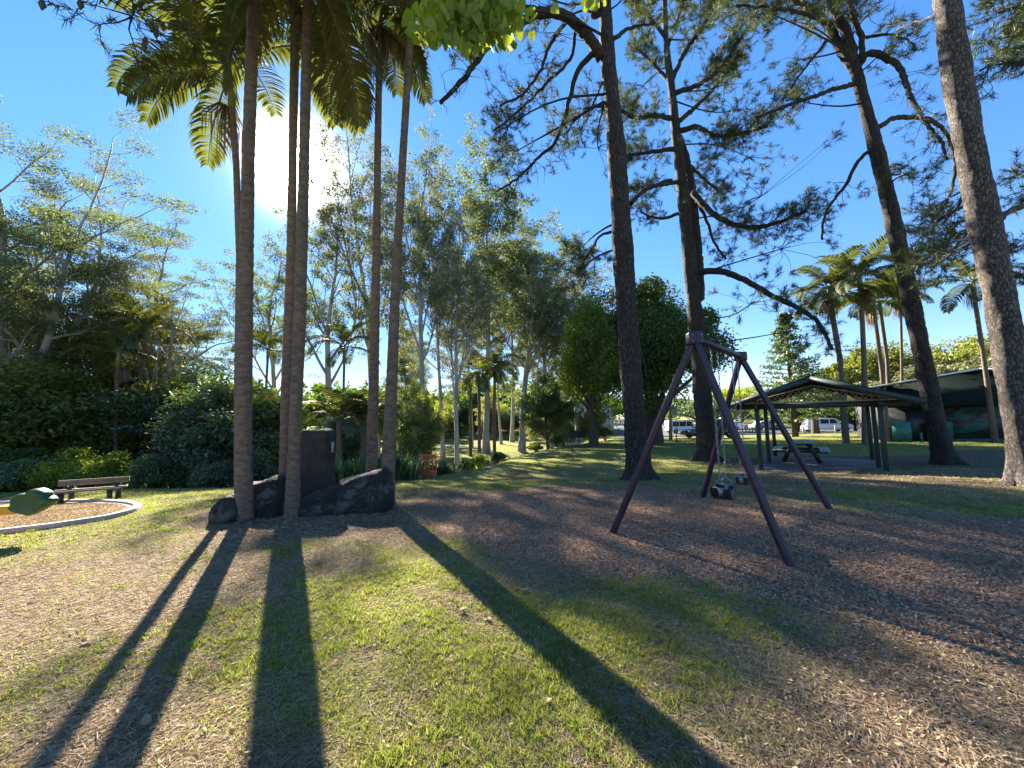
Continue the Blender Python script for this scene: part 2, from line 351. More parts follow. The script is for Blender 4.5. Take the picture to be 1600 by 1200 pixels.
M['rubber'] = simple('black_rubber', (.012, .012, .014), (.022, .022, .024), .5, 9)
M['concrete'] = simple('concrete', (.42, .39, .34), (.28, .26, .22), .9, 3, bump=.4, bscale=40)
M['roofmetal'] = simple('dark_roof_metal', (.018, .021, .023), (.012, .014, .015), .8, 3, spec=.2)
M['lattice'] = simple('tan_lattice', (.62, .46, .28), (.48, .35, .22), .7, 8)
M['plank'] = simple('weathered_white_timber', (.62, .62, .62), (.33, .32, .30), .6, 14, bump=.4, stretch=(1, .2, 1))
M['darkframe'] = simple('dark_steel', (.02, .025, .03), (.012, .015, .02), .5, 9)
# ------------------------------------------------------------------ leaf clouds and branches
def leaf_quads(mb, c, ln, wd, rng, flat=0.0, droop=0.0):
    n = len(c); a = rng.normal(size=(n, 3)); a[:, 2] = a[:, 2]*(1-flat)-droop; a /= np.linalg.norm(a, axis=1)[:, None]+1e-9
    b = rng.normal(size=(n, 3)); b[:, 2] *= (1-flat); b -= a*(a*b).sum(1)[:, None]; b /= np.linalg.norm(b, axis=1)[:, None]+1e-9
    s = rng.uniform(.6, 1.3, n)[:, None]
    v = np.stack([c-a*ln*s*.5, c+b*wd*s*.5-a*ln*s*.05, c+a*ln*s*.5, c-b*wd*s*.5-a*ln*s*.05], 1).reshape(-1, 3)
    mb.add(v, np.arange(4*n).reshape(-1, 4)); return mb
def blades(mb, p, d, ln, wd, rng, bend=0.0):
    """thin triangles from p along d"""
    n = len(p); d = d/(np.linalg.norm(d, axis=1)[:, None]+1e-9)
    b = np.cross(d, rng.normal(size=(n, 3))); b /= np.linalg.norm(b, axis=1)[:, None]+1e-9
    ln = np.broadcast_to(ln, (n,))[:, None]; wd = np.broadcast_to(wd, (n,))[:, None]
    v = np.stack([p-b*wd/2, p+b*wd/2, p+d*ln], 1).reshape(-1, 3)
    mb.add(v, None, np.arange(3*n).reshape(-1, 3)); return mb
def path(rng, p, d, L, n, wobble, up):
    pts = [np.array(p, float)]; d = nz(d)
    for i in range(n):
        d = nz(d+rng.normal(size=3)*wobble+np.array([0, 0, up])); pts.append(pts[-1]+d*L/n)
    return np.array(pts), d
def rotdir(d, ang, az):
    d = nz(d); a = nz(np.cross(d, [0, 0, 1]) if abs(d[2]) < .95 else np.cross(d, [0, 1, 0])); b = np.cross(d, a)
    return d*math.cos(ang)+(a*math.cos(az)+b*math.sin(az))*math.sin(ang)
def grow(mb, rng, p, d, L, r, lev, S, tips):
    n = S['seg'][lev]; pts, dl = path(rng, p, d, L, n, S['wob'][lev], S['up'][lev]); last = lev == len(S['seg'])-1
    rad = np.linspace(r, r*S['tap'][lev], n+1)
    if lev == 0: rad[0] *= 1.5; 
    mb.tube(pts, rad, S['sides'][lev], cap=False)
    if last:
        tips.append(pts[-1]); tips.append(pts[-2] if len(pts) > 2 else pts[-1]); return
    k = S['kids'][lev]; az = rng.uniform(0, 6.28)
    for i in range(k):
        t = S['t0'][lev]+(1-S['t0'][lev])*(i+rng.uniform(0, .8))/k; t = min(t, .999)
        f = t*n; j = int(f); q = pts[j]+(pts[j+1]-pts[j])*(f-j); az += 2.4+rng.normal()*.3
        ang = R(S['ang'][lev])*rng.uniform(.75, 1.25); dd = rotdir(nz(pts[j+1]-pts[j]), ang, az)
        LL = L*S['rat'][lev]*rng.uniform(.75, 1.2)*(1.15-.4*t); rr = max(rad[j]*S['rr'][lev], .006)
        grow(mb, rng, q, dd, LL, rr, lev+1, S, tips)
    grow(mb, rng, pts[-1], dl, L*S['rat'][lev], rad[-1]*.9, lev+1, S, tips)
def clumps(rng, tips, n, rx, rz):
    tips = np.array(tips); c = np.repeat(tips, n, 0); o = rng.normal(size=(len(c), 3)); l = np.linalg.norm(o, axis=1)[:, None]; o = o/l*np.minimum(l, rng.uniform(1.2, 1.9, (len(c), 1)))*np.array([rx, rx, rz])*1.1; return c+o
def tree_proto(name, seed, H, S, leaf, bark, nleaf, rx, rz, ls, lw, r0, flat=.3, droop=0., lean=(0, 0)):
    rng = np.random.default_rng(seed); mt = MB(); tips = []
    grow(mt, rng, (0, 0, -.2), (lean[0], lean[1], 1), H*S['L0'], r0, 0, S, tips)
    root = thing(name, (0, 0, 0), None, None)
    mt.build('trunk', M[bark], root, smooth=True)
    ml = MB(); leaf_quads(ml, clumps(rng, tips, nleaf, rx, rz), ls, lw, rng, flat, droop)
    ml.build('crown', M[leaf], root)
    top = max(t[2] for t in tips)
    root['_h'] = float(top+rz); return root
S_EUC = dict(L0=.42, seg=[7, 6, 5, 4], wob=[.05, .09, .13, .2], up=[.02, .07, .06, .03], tap=[.62, .45, .4, .3], sides=[9, 6, 4, 3], kids=[5, 6, 5], t0=[.55, .25, .25], ang=[34, 42, 50], rat=[.72, .5, .5], rr=[.5, .5, .55])
S_SLIM = dict(L0=.62, seg=[9, 4, 4, 3], wob=[.03, .1, .15, .2], up=[.02, .08, .05, .02], tap=[.35, .4, .4, .3], sides=[8, 5, 3, 3], kids=[13, 4, 3], t0=[.38, .25, .3], ang=[42, 45, 50], rat=[.28, .5, .5], rr=[.38, .5, .55])
S_FLAT = dict(L0=.40, seg=[5, 7, 6, 4], wob=[.06, .10, .13, .16], up=[.02, .05, .02, .01], tap=[.75, .4, .4, .3], sides=[10, 7, 5, 3], kids=[5, 7, 6], t0=[.5, .2, .25], ang=[40, 45, 50], rat=[1.25, .5, .45], rr=[.62, .48, .5])
S_BARE = dict(L0=.35, seg=[5, 6, 5, 4], wob=[.06, .08, .1, .12], up=[.03, .07, .06, .05], tap=[.6, .4, .4, .3], sides=[7, 5, 4, 3], kids=[5, 5, 4], t0=[.3, .3, .3], ang=[26, 28, 32], rat=[.9, .55, .5], rr=[.5, .5, .5])
S_SHRUBT = dict(L0=.3, seg=[4, 5, 4, 3], wob=[.08, .12, .15, .2], up=[.02, .04, .03, .02], tap=[.7, .4, .4, .3], sides=[7, 5, 4, 3], kids=[6, 6, 5], t0=[.3, .2, .2], ang=[42, 48, 50], rat=[.9, .5, .5], rr=[.5, .5, .5])
protos = {}
protos['euc1'] = tree_proto('gum_tree', 11, 20, S_EUC, 'euc_leaf', 'euc_bark', 44, .21, .12, .16, .065, .26, droop=.3)
protos['euc2'] = tree_proto('gum_tree', 12, 20, S_EUC, 'euc_leaf2', 'euc_bark', 42, .21, .12, .16, .065, .24, droop=.3)
protos['euc3'] = tree_proto('gum_tree', 15, 20, S_EUC, 'euc_leaf', 'euc_bark', 42, .21, .12, .16, .065, .22, droop=.3, lean=(.12, 0))
protos['slim1'] = tree_proto('slender_tree', 21, 20, S_SLIM, 'euc_leaf', 'euc_bark', 60, .23, .15, .16, .065, .17, droop=.2)
protos['slim2'] = tree_proto('slender_tree', 22, 20, S_SLIM, 'euc_leaf2', 'euc_bark', 56, .23, .15, .16, .065, .16, droop=.2)
protos['flat1'] = tree_proto('spreading_tree', 31, 14, S_FLAT, 'euc_leaf', 'euc_bark', 185, .36, .07, .11, .048, .30, flat=.6)
protos['flat2'] = tree_proto('spreading_tree', 33, 14, S_FLAT, 'euc_leaf2', 'euc_bark', 180, .36, .07, .11, .048, .26, flat=.6)
protos['bare'] = tree_proto('bare_tree', 41, 9, S_BARE, 'euc_leaf2', 'euc_bark', 3, .25, .15, .12, .05, .12)
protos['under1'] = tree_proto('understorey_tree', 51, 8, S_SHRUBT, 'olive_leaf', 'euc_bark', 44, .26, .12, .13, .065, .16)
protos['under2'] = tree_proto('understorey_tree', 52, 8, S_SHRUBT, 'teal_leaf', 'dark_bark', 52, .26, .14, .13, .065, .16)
used = set()
def place(kind, px, d, top_px, label, cat='tree', group=None, rz=None, wide=1.0, name=None):
    """stand a tree of a kind at depth d in column px so that it reaches row top_px"""
    b = base_at(px, d); hz = W(px, top_px, d)[2]; P = protos[kind]
    s = (hz-b[2])/P['_h']
    o = P if kind not in used else copy_tree(P); used.add(kind)
    o.location = tuple(b); o.rotation_euler = (0, 0, rz if rz is not None else random.uniform(0, 6.28)); o.scale = (s*wide, s*wide, s)
    if name: o.name = name
    return tag(o, label, cat, group)
GG = 'tall gum trees beyond the creek'
place('euc1', 515, 30, 240, 'pale forked gum tree right behind the two close palm trunks, its crown under the sun', group=GG, rz=.4, wide=.9)
place('euc2', 588, 34, 120, 'tall open gum tree whose trunk is hidden by the fourth palm from the left', group=GG, rz=2.0, wide=.72)
place('euc3', 660, 27, 95, 'tallest thick pale trunked gum tree just right of the rightmost near palm', group=GG, rz=1.2, wide=.66)
place('slim2', 692, 31, 190, 'slim gum tree squeezed against the thick pale gum trunk', group=GG, rz=1.0, wide=.7)
place('euc2', 714, 24, 285, 'white trunked gum tree leaning right above the lawn beyond the orange barrier', group=GG, rz=3.6, wide=.7)
place('slim1', 760, 36, 165, 'slender gum tree with a dark thin trunk in the middle of the far park', group=GG, rz=0.2)
place('euc1', 815, 38, 315, 'forked gum tree to the left of the dark buttressed tree', group=GG, rz=4.4)
place('slim1', 862, 40, 312, 'tall slender gum tree standing clear against the sky left of the big pine', group=GG, rz=2.2, wide=1.1)
place('slim2', 905, 44, 330, 'slender gum tree immediately left of the near pine trunk', group=GG, rz=5.2, wide=1.1)
place('slim2', 800, 50, 330, 'far slender gum tree with sparse grey green crown at centre', group=GG, rz=3.0)
place('euc3', 428, 34, 335, 'small looking gum tree between the leftmost near palm and the twin palms', group=GG, rz=1.9)
for px, d, tp, k, rz_, lab in ((633, 44, 470, 'slim1', 1.0, 'short slender tree seen just right of the rightmost near palm, deep in the park'), (737, 42, 430, 'slim2', 2.0, 'thin dark stemmed tree between the two dark park palms and the white trunk'), (783, 46, 470, 'slim1', 3.1, 'thin tree right of the dark drooping palms'),
        (838, 52, 480, 'slim2', 4.0, 'thin tree just left of the dark buttressed tree'), (884, 56, 500, 'slim1', 5.0, 'thin tree between the dark buttressed tree and the near pine'), (648, 56, 500, 'slim2', .3, 'farthest thin tree behind the broad leaved backlit tree')):
    place(k, px, d, tp, lab, group=GG, rz=rz_)
for px, d, tp, k, lab in ((690, 56, 625, 'under1', 'bushy far tree behind the white trunked gum'), (800, 58, 628, 'under2', 'bushy far tree right of the dark palms'), (838, 50, 640, 'under1', 'low bushy far tree beside the dark buttressed tree'), (720, 66, 622, 'under2', 'bushy far tree left of the pale gabled house'), (880, 48, 640, 'under2', 'low dark bush tree left of the low light green tree')):
    place(k, px, d, tp, lab, group='small trees of the far park', wide=1.2)
LG = 'spreading trees on the left bank'
place('flat1', 2, 17, 50, 'huge spreading tree at the left edge with layered flat foliage', group=LG, rz=.8, wide=.85)
place('flat2', 78, 21, 195, 'spreading tree with pale forked trunk behind the garden bench', group=LG, rz=2.6, wide=.85)
place('flat1', 190, 27, 290, 'spreading tree with long flat sprays reaching right over the bench', group=LG, rz=4.4, wide=.8)
place('bare', 252, 21, 410, 'nearly bare twiggy tree leaning into the open sky at left', group=LG, rz=1.0)
UG = 'understorey trees on the left bank'
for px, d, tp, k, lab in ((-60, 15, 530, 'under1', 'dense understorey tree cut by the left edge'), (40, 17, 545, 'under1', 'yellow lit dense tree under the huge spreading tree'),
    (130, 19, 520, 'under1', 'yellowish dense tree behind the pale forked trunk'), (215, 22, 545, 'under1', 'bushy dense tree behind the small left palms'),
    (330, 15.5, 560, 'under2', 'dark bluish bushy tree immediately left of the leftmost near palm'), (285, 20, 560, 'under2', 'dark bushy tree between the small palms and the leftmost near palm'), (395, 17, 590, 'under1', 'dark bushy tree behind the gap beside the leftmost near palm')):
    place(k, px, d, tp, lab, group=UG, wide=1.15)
MG = 'small trees of the creek bank'
place('under1', 655, 17, 590, 'broad leaved backlit small tree right of the rightmost near palm', group=MG, wide=.7)
place('under2', 545, 19, 610, 'bluish green bushy small tree behind the standing rock', group=MG, wide=.9)
place('under2', 857, 33, 560, 'dark crowned tree with a thick buttressed trunk near the creek', group=MG, wide=.75)
place('under1', 925, 32, 625, 'light green low tree under the left side of the big round tree', group=MG)
place('under1', 770, 60, 610, 'far small tree in front of the pale house', group=MG)
place('under2', 590, 40, 600, 'far small dark tree seen past the fourth palm', group=MG)
# ------------------------------------------------------------------ dome crowned trees and shrubs
def dome(rng, c, rx, ry, rz, lobes, n, lr=.33, bottom=-.35):
    out = []
    for i in range(lobes):
        d = nz(rng.normal(size=3)); d[2] = abs(d[2]) if rng.random() < .75 else d[2]*.5
        if d[2] < bottom: d[2] = bottom
        k = rng.uniform(.3, 1.08); lc = np.array(c)+d*np.array([rx, ry, rz])*k*(1-lr*.6)
        u = rng.normal(size=(n//lobes, 3)); u /= np.linalg.norm(u, axis=1)[:, None]; rad = rng.uniform(.3, 1.15, (len(u), 1))**.6*(1+.25*(rng.random((len(u), 1)) < .1))
        out.append(lc+u*rad*lr*np.array([rx, ry, rz])*rng.uniform(.5, 1.35)*np.array([1, 1, .8]))
    return np.vstack(out)
def dome_tree(name, px, d, top, w_px, label, cat, leaf, n=30000, ls=.2, lw=.13, lobes=60, seed=1, base_px=None, trunk=.35, group=None, clear=.15, lr=.3, bottom=-.35):
    rng = np.random.default_rng(seed); b = base_at(px, d); H = W(px, top, d)[2]-b[2]; rx = w_px/F*d/2
    root = thing(name, b, label, cat, group); z0 = H*clear
    mt = MB(); tips = []
    mt.tube([b+(0, 0, -.2), b+(0, 0, H*.15), b+(0, 0, H*.45)], [trunk*1.3, trunk, trunk*.7], 9, cap=False)
    for k in range(9):
        az = k*2.4; dr = np.array([math.cos(az)*rx*.75, math.sin(az)*rx*.75, H*rng.uniform(.3, .5)])
        s = b+np.array([0, 0, H*rng.uniform(.12, .4)]); pts = [s+dr*t+rng.normal(size=3)*.05*H*.3 for t in (0, .35, .7, 1)]; pts[0] = s
        mt.tube(pts, np.array([.45, .35, .22, .08])*trunk, 6, cap=False)
    mt.build('trunk', M['dark_bark'], root, smooth=True)
    ml = MB(); leaf_quads(ml, dome(rng, b+np.array([0, 0, (H+z0)/2]), rx, rx*.95, (H-z0)/2, lobes, n, lr, bottom), ls, lw, rng, .2)
    ml.build('crown', M[leaf], root); return root
dome_tree('round_tree', 1022, 30, 436, 262, 'big dense round tree rising between the two middle pines', 'tree', 'dense_leaf', n=170000, lobes=75, seed=5, trunk=.6, ls=.19, lw=.12, clear=-.05, lr=.25, bottom=-.8)
dome_tree('round_tree', 928, 27.5, 470, 120, 'added lower round tree, its yellow green colour standing for the lit left side of the big round tree', 'tree', 'hedge_leaf', n=70000, lobes=60, seed=6, trunk=.3, ls=.16, lw=.11, clear=-.05, bottom=-.8)  # added tree, lighter leaf colour paints the lit left side of the big crown
YG = 'sunlit tree crowns behind the toilet block'
for i, (px, d, tp, w, leaf, lab) in enumerate(((1325, 62, 562, 70, 'muted_leaf', 'yellow green crown beside the hoop pine'), (1368, 66, 528, 75, 'muted_leaf', 'yellow green crown behind the slim palm trunks, just above the shelter ridge'),
        (1432, 64, 532, 80, 'muted_leaf', 'yellow green crown immediately left of the leaning pine trunk'), (1500, 60, 522, 95, 'olive_leaf', 'olive round crown right of the leaning pine above the block roof'),
        (1560, 62, 515, 90, 'muted_leaf', 'yellow topped crown at the lone right hand palm'), (1630, 58, 530, 100, 'olive_leaf', 'olive crown cut by the right edge of the picture'),
        (1460, 48, 565, 90, 'euc_leaf2', 'low grey olive bushy tree directly behind the block roof'), (1535, 46, 560, 100, 'euc_leaf2', 'low grey olive bushy tree behind the roof peak'),
        (1385, 50, 590, 70, 'euc_leaf2', 'low grey olive bushy tree right of the shelter ridge'))):
    dome_tree('round_tree', px, d, tp, w*1.25, lab, 'tree', leaf, n=14000, lobes=34, seed=60+i, ls=.34, lw=.24, group=YG)
RG = 'trees along the road'
for i, (px, d, tp, w, leaf, lab) in enumerate(((1160, 75, 598, 70, 'lime_leaf', 'light green far tree seen through the swing frame'), (1205, 70, 608, 50, 'dense_leaf', 'dark far tree at the left eave of the shelter'),
        (1275, 44, 575, 70, 'teal_leaf', 'dark round tree behind the shelter ridge'), (1245, 55, 625, 90, 'dense_leaf', 'low green tree under the shelter roof behind the white wagon'), (1340, 50, 630, 90, 'dense_leaf', 'low dark tree right of the white wagon'),
        (1190, 90, 628, 110, 'dense_leaf', 'low far bushes at the end of the road'), (1095, 62, 618, 120, 'teal_leaf', 'dark tree behind the blue off roader'))):
    dome_tree('roadside_tree', px, d, tp, w*1.2, lab, 'tree', leaf, n=9000, lobes=26, seed=80+i, ls=.3, lw=.2, group=RG)
def shrub(px, py, d, w, h, leaf, label, n=5000, ls=.11, lw=.06, seed=3, group='garden shrubs along the creek edge', deep=None, name='shrub', cat='shrub', zoff=0):
    rng = np.random.default_rng(seed); b = base_at(px, d); b[2] += zoff
    root = thing(name, b, label, cat, group)
    ms = MB()
    for k in range(7):
        dr = np.array([rng.normal()*.25*w, rng.normal()*.2*w, h*.7]); ms.tube([b, b+dr*.5, b+dr], [.03, .02, .008], 4, cap=False)
    ms.build('stem', M['dark_bark'], root)
    ml = MB(); leaf_quads(ml, dome(rng, b+np.array([0, 0, h*.45]), w/2, (deep or w)/2, h*.6, 16, n, .38, -.9), ls, lw, rng, .1)
    ml.build('foliage', M[leaf], root); return root
hs = [(-20, 13.6, 2.6, 1.7, 'lime_leaf'), (45, 13.2, 2.2, 1.5, 'teal_leaf'), (100, 13.4, 2.2, 1.6, 'lime_leaf'), (150, 13.2, 2.0, 1.45, 'hedge_leaf'), (190, 13.6, 2.2, 1.65, 'lime_leaf'), (235, 13.0, 1.8, 1.35, 'teal_leaf'), (280, 13.4, 2.4, 1.3, 'dense_leaf'), (335, 13.2, 2.2, 1.5, 'teal_leaf'), (395, 13.4, 1.9, 2.0, 'teal_leaf'), (430, 14, 1.8, 2.1, 'dense_leaf')]  # lime leaf puts sunlight into the colour of some shaded hedge shrubs
hl = ['hedge shrub coloured lime as if sunlit, cut by the left edge', 'dark hedge shrub behind the left part of the green seesaw seat', 'hedge shrub coloured lime as if sunlit, at the left end of the bench', 'dark hedge shrub behind the middle of the bench', 'grassy hedge shrub coloured lime as if sunlit, at the right end of the bench', 'low dark shrub just right of the bench', 'brownish low shrub midway between bench and leftmost near palm', 'dark shrub touching the left side of the leftmost near palm', 'dark shrub right behind the leftmost near palm', 'dark leafy shrub left of the twin palm trunks']
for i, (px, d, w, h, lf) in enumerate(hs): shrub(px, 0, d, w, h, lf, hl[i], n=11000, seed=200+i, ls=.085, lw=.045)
shrub(25, 0, 15, 3.4, 2.9, 'dense_leaf', 'big leafy light green shrub at the left edge above the hedge', n=16000, ls=.13, lw=.06, seed=230)
sm = [(700, 19, .9, .9), (728, 20.5, 1.0, 1.0), (752, 22, 1.1, .9), (778, 24, 1.0, .8), (640, 16.5, 1.5, 1.1), (868, 30, 1.6, 1.0), (905, 31, 2.0, 1.2), (945, 33, 2.2, 1.4), (838, 29, 1.4, .7)]
sml = ['small round shrub right of the orange barrier', 'second small round shrub right of the orange barrier', 'third small round shrub right of the orange barrier', 'small round shrub beside the lilac clump near the creek', 'shrub just behind the orange barrier, at its left', 'bushy shrub at the foot of the dark buttressed tree', 'pale shrub left of the near pine trunk', 'pale shrub right behind the near pine trunk', 'grassy yellow shrub left of the dark buttressed tree']
for i, (px, d, w, h) in enumerate(sm): shrub(px, 0, d, w, h, ['teal_leaf', 'dense_leaf', 'hedge_leaf'][i % 3], sml[i], n=3500, seed=240+i, ls=.11, lw=.05, zoff=.25 if i < 5 else .2)
def strap_clump(px, d, w, h, label, seed, n=420, mat='strap'):
    rng = np.random.default_rng(seed); b = base_at(px, d); ml = MB()
    for k in range(n):
        o = b+np.array([rng.normal()*w*.3, rng.normal()*w*.22, 0]); az = rng.uniform(0, 6.28); L = h*rng.uniform(.7, 1.2); sp = rng.uniform(.15, .6)
        dr = np.array([math.cos(az), math.sin(az), 0]); sd_ = np.array([-dr[1], dr[0], 0])*.018
        ts = np.array([0, .35, .7, 1.0]); pts = [o+dr*sp*L*t**1.6+np.array([0, 0, L*(t-.35*t**3*sp*2)]) for t in ts]; wd = [.8, 1, .7, .05]
        v = np.array([[p-sd_*q, p+sd_*q] for p, q in zip(pts, wd)]).reshape(-1, 3); ml.add(v, [[0, 1, 3, 2], [2, 3, 5, 4], [4, 5, 7, 6]])
    o = ml.build('strap_leaf_plant', M[mat], loc=b); return tag(o, label, 'plant', 'strap leaved plants behind the rocks')
for i, (px, d, lab) in enumerate(((515, 12.8, 'strap leaved clump just right of the standing rock'), (545, 13.4, 'bluish strap leaved clump between the standing rock and fourth palm'), (572, 12.9, 'strap leaved clump left of the fourth palm trunk'), (600, 13.4, 'strap leaved clump seen between the two rightmost near palms'),
        (618, 13.1, 'strap leaved clump right beside the rightmost near palm'), (640, 15.6, 'strap leaved clump at the left of the orange barrier'), (690, 16.5, 'strap leaved clump at the right of the orange barrier'))):
    strap_clump(px, d, 1.3, 1.25, lab, 300+i)
# ------------------------------------------------------------------ palms
def frond_mesh(rng, L=2.6, e0=55, bend=110, ll=.62, nl=62, wd=.045, hang=.55, z0=0):
    """frond in the x-z plane from the origin; returns (stem MB, leaflet MB)"""
    n = 14; e = R(e0); pts = [np.zeros(3)]
    for i in range(n):
        ee = e-R(bend)*((i+1)/n)**1.5; pts.append(pts[-1]+np.array([math.cos(ee), 0, math.sin(ee)])*L/n)
    pts = np.array(pts); st = MB().tube(pts, np.linspace(.028, .004, n+1)*L/2.6, 5, cap=False)
    lf = MB(); V = []; Q = []; c = 0; tan = np.gradient(pts, axis=0)
    for k in range(nl):
        t = .16+.84*k/(nl-1); f = min(t*n, n-.001); j = int(f); p = pts[j]+(pts[j+1]-pts[j])*(f-j); tg = nz(tan[j])
        l = ll*(.35+.65*math.sin(min(1, (t-.1)/.9*1.05)*math.pi)**.7)*rng.uniform(.9, 1.08) if t < .97 else ll*.35
        for s in (-1, 1):
            side = np.array([0, s, 0.0]); upn = np.cross(tg, [0, 1, 0]);  upn = upn if upn[2] > 0 else -upn
            d = nz(tg*.55+side*1.0+upn*.25+rng.normal(size=3)*.06); g = np.array([0, 0, -1.0])
            m1 = p+d*l*.45; d2 = nz(d+g*hang*rng.uniform(.8, 1.3)); m2 = m1+d2*l*.3; d3 = nz(d2+g*hang*1.2); m3 = m2+d3*l*.27
            wv = nz(np.cross(d, upn))*wd/2
            V += [p-wv*.5, p+wv*.5, m1-wv, m1+wv, m2-wv*.8, m2+wv*.8, m3]; Q += [[c, c+1, c+3, c+2], [c+2, c+3, c+5, c+4]]
            lf.t.append(np.array([[c+4, c+5, c+6]])); c += 7
    lf.add(V, Q); return st, lf
FR = []
def make_frond_library():
    rng = np.random.default_rng(99)
    for e0, bend, L, hang in ((72, 60, 2.3, .25), (60, 90, 2.6, .35), (45, 105, 2.7, .5), (25, 95, 2.7, .65), (5, 75, 2.5, .7), (-20, 50, 2.3, .5), (-50, 30, 2.0, .3)):
        st, lf = frond_mesh(rng, L, e0, bend, hang=hang)
        FR.append((st, lf))
make_frond_library()
FRM = []
def frond_meshes():
    for st, lf in FR:
        o = st.build('stem', M['rachis']); o2 = lf.build('leaflets', M['frond']); FRM.append((o.data, o2.data)); bpy.data.objects.remove(o); bpy.data.objects.remove(o2)
frond_meshes()
def hang_spray(rng, L=1.1, n=60):
    mb = MB()
    for k in range(n):
        az = rng.uniform(0, 6.28); sp = rng.uniform(.05, .38); l = L*rng.uniform(.5, 1)
        pts = [np.array([math.cos(az)*sp*min(1, t*2), math.sin(az)*sp*min(1, t*2), .12*math.sin(min(1, t*2)*3.1)-l*t**1.4]) for t in (0, .2, .5, .8, 1)]
        mb.tube(pts, [.009, .009, .008, .007, .004], 3, cap=False)
    return mb
SPR = []
def palm(trunk_px, d, label, group, fronds, r=.17, crownshaft=True, sprays=0, seed=1, fs=1.0, mat='palm_trunk', az0=0, name='palm_tree', topd=None, base_d=None, rough=.05, parts=True):
    """trunk_px: list of (px, py, width_px) bottom to top; fronds: list of (azimuth deg seen from above, library index, scale)"""
    rng = np.random.default_rng(seed)
    b = base_at(trunk_px[0][0], d); root = thing(name, b, label, 'palm tree', group)
    pts = [b+np.array([0, 0, -.15])]; rad = [trunk_px[0][2]/F*d/2*1.15*cw(trunk_px[0][0])]; dd = np.linspace(d, topd or d, len(trunk_px))
    for (px, py, w), q in zip(trunk_px[1:] if trunk_px[0][1] is None else trunk_px, dd[1:] if trunk_px[0][1] is None else dd):
        p = W(px, py, q)
        if p[2] > b[2]+.1: pts.append(p); rad.append(w/F*q/2*cw(px))
    pts = np.array(pts); rad = np.array(rad)
    seg = np.concatenate([[0], np.cumsum(np.linalg.norm(np.diff(pts, axis=0), axis=1))]); tt = np.linspace(0, seg[-1], max(12, int(seg[-1]/.055)))
    P = np.stack([np.interp(tt, seg, pts[:, k]) for k in range(3)], 1); Rr = np.interp(tt, seg, rad)
    Rr = Rr*(1+.05*(np.arange(len(tt)) % 3 == 0))+.10*Rr[0]*np.exp(-tt/.25)
    MB().tube(P, Rr, 14, rough=rough*.5).build('trunk', M[mat], root, smooth=True)
    top = P[-1]
    if crownshaft:
        MB().tube([top-(0, 0, .05), top+(0, 0, .35), top+(0, 0, .75), top+(0, 0, .95)*np.array([1, 1, 1])], [Rr[-1]*1.02, Rr[-1]*1.25, Rr[-1]*.9, Rr[-1]*.3], 10).build('crownshaft', M['rachis'], root, smooth=True)
        top = top+np.array([0, 0, .75])
    if parts:
        for az, k, s in fronds:
            f = bpy.data.objects.new('frond', FRM[k][0]); COL.objects.link(f); f.parent = root
            f.location = tuple(top-b); f.rotation_euler = (rng.normal()*.12, 0, R(az)); f.scale = (s*fs,)*3
            l = bpy.data.objects.new('leaflets', FRM[k][1]); COL.objects.link(l); l.parent = f
    for k in range(sprays):
        if not SPR:
            o = hang_spray(rng).build('flower_spray', M['deadfrond']); SPR.append(o.data); bpy.data.objects.remove(o)
        f = bpy.data.objects.new('flower_spray', SPR[0]); COL.objects.link(f); f.parent = root
        az = rng.uniform(0, 6.28); f.location = tuple(P[-1]-b+np.array([math.cos(az)*.2, math.sin(az)*.2, .0])); f.rotation_euler = (0, 0, az); f.scale = (fs*rng.uniform(.8, 1.1),)*3
    return root
def ring(n, seed, ks=(0, 1, 2, 3, 4), s=1.0):
    rng = np.random.default_rng(seed); return [(i*137.5+rng.normal()*8, ks[int(i*len(ks)/n)], s*rng.uniform(.9, 1.1)) for i in range(n)]
PG = 'palms round the rocks'
palm([(382, 815, 29), (381, 700, 26), (384, 450, 24), (388, 250, 21), (396, 0, 19), (404, -420, 17)], 6.3, 'leftmost near palm, thickest trunk standing against the left boulder', PG, ring(11, 1, (0, 1, 2, 3, 4)), seed=1, sprays=1)
palm([(372, 790, 11), (371, 600, 11), (374, 400, 11), (369, 250, 11), (362, 165, 11)], 7.9, 'thin palm half hidden behind the leftmost near palm, its crown the lowest', PG,
     [(165, 2, .95), (190, 3, .92), (178, 4, .9), (150, 1, .9), (205, 5, .9), (225, 2, 1.1), (20, 1, 1.0), (60, 0, 1), (-30, 2, 1.), (100, 1, 1), (265, 3, 1), (140, 4, 1.)], seed=2, sprays=1)
palm([(443, 775, 16), (447, 600, 16), (455, 400, 15), (458, 200, 14), (460, 110, 14), (461, 30, 13)], 7.3, 'left one of the twin palms before the sun', PG, ring(13, 3, (0, 1, 2, 3, 4, 5, 6)), seed=3, fs=1.15)
palm([(456, 815, 23), (460, 700, 20), (468, 500, 20), (474, 300, 18), (478, 120, 16), (481, 0, 15)], 6.4, 'right one of the twin palms before the sun, nearest the camera', PG, ring(14, 4, (0, 1, 2, 3, 4, 5, 6)), seed=4, fs=1.15)
palm([(580, 750, 18), (584, 600, 16), (588, 400, 13), (590, 250, 11), (593, 60, 10)], 8.2, 'fourth palm of the group, slim trunk ending in hanging dry sprays', PG, ring(14, 5, (0, 1, 2, 3, 4, 5)), seed=5, sprays=5, fs=.9)
palm([(604, 790, 22), (612, 600, 18), (620, 400, 14), (629, 250, 12), (639, 90, 11), (650, -90, 10)], 7.2, 'rightmost near palm leaning right above the end of the long rock', PG, ring(12, 6, (0, 1, 2, 3, 4, 5)), seed=6, fs=1.05, sprays=3)
BP = 'small palms of the left bank'
palm([(214, None, 9), (218, 600, 8), (226, 540, 7)], 20, 'small palm with a green crown against the sky at left', BP, ring(11, 11), seed=11, fs=.9)
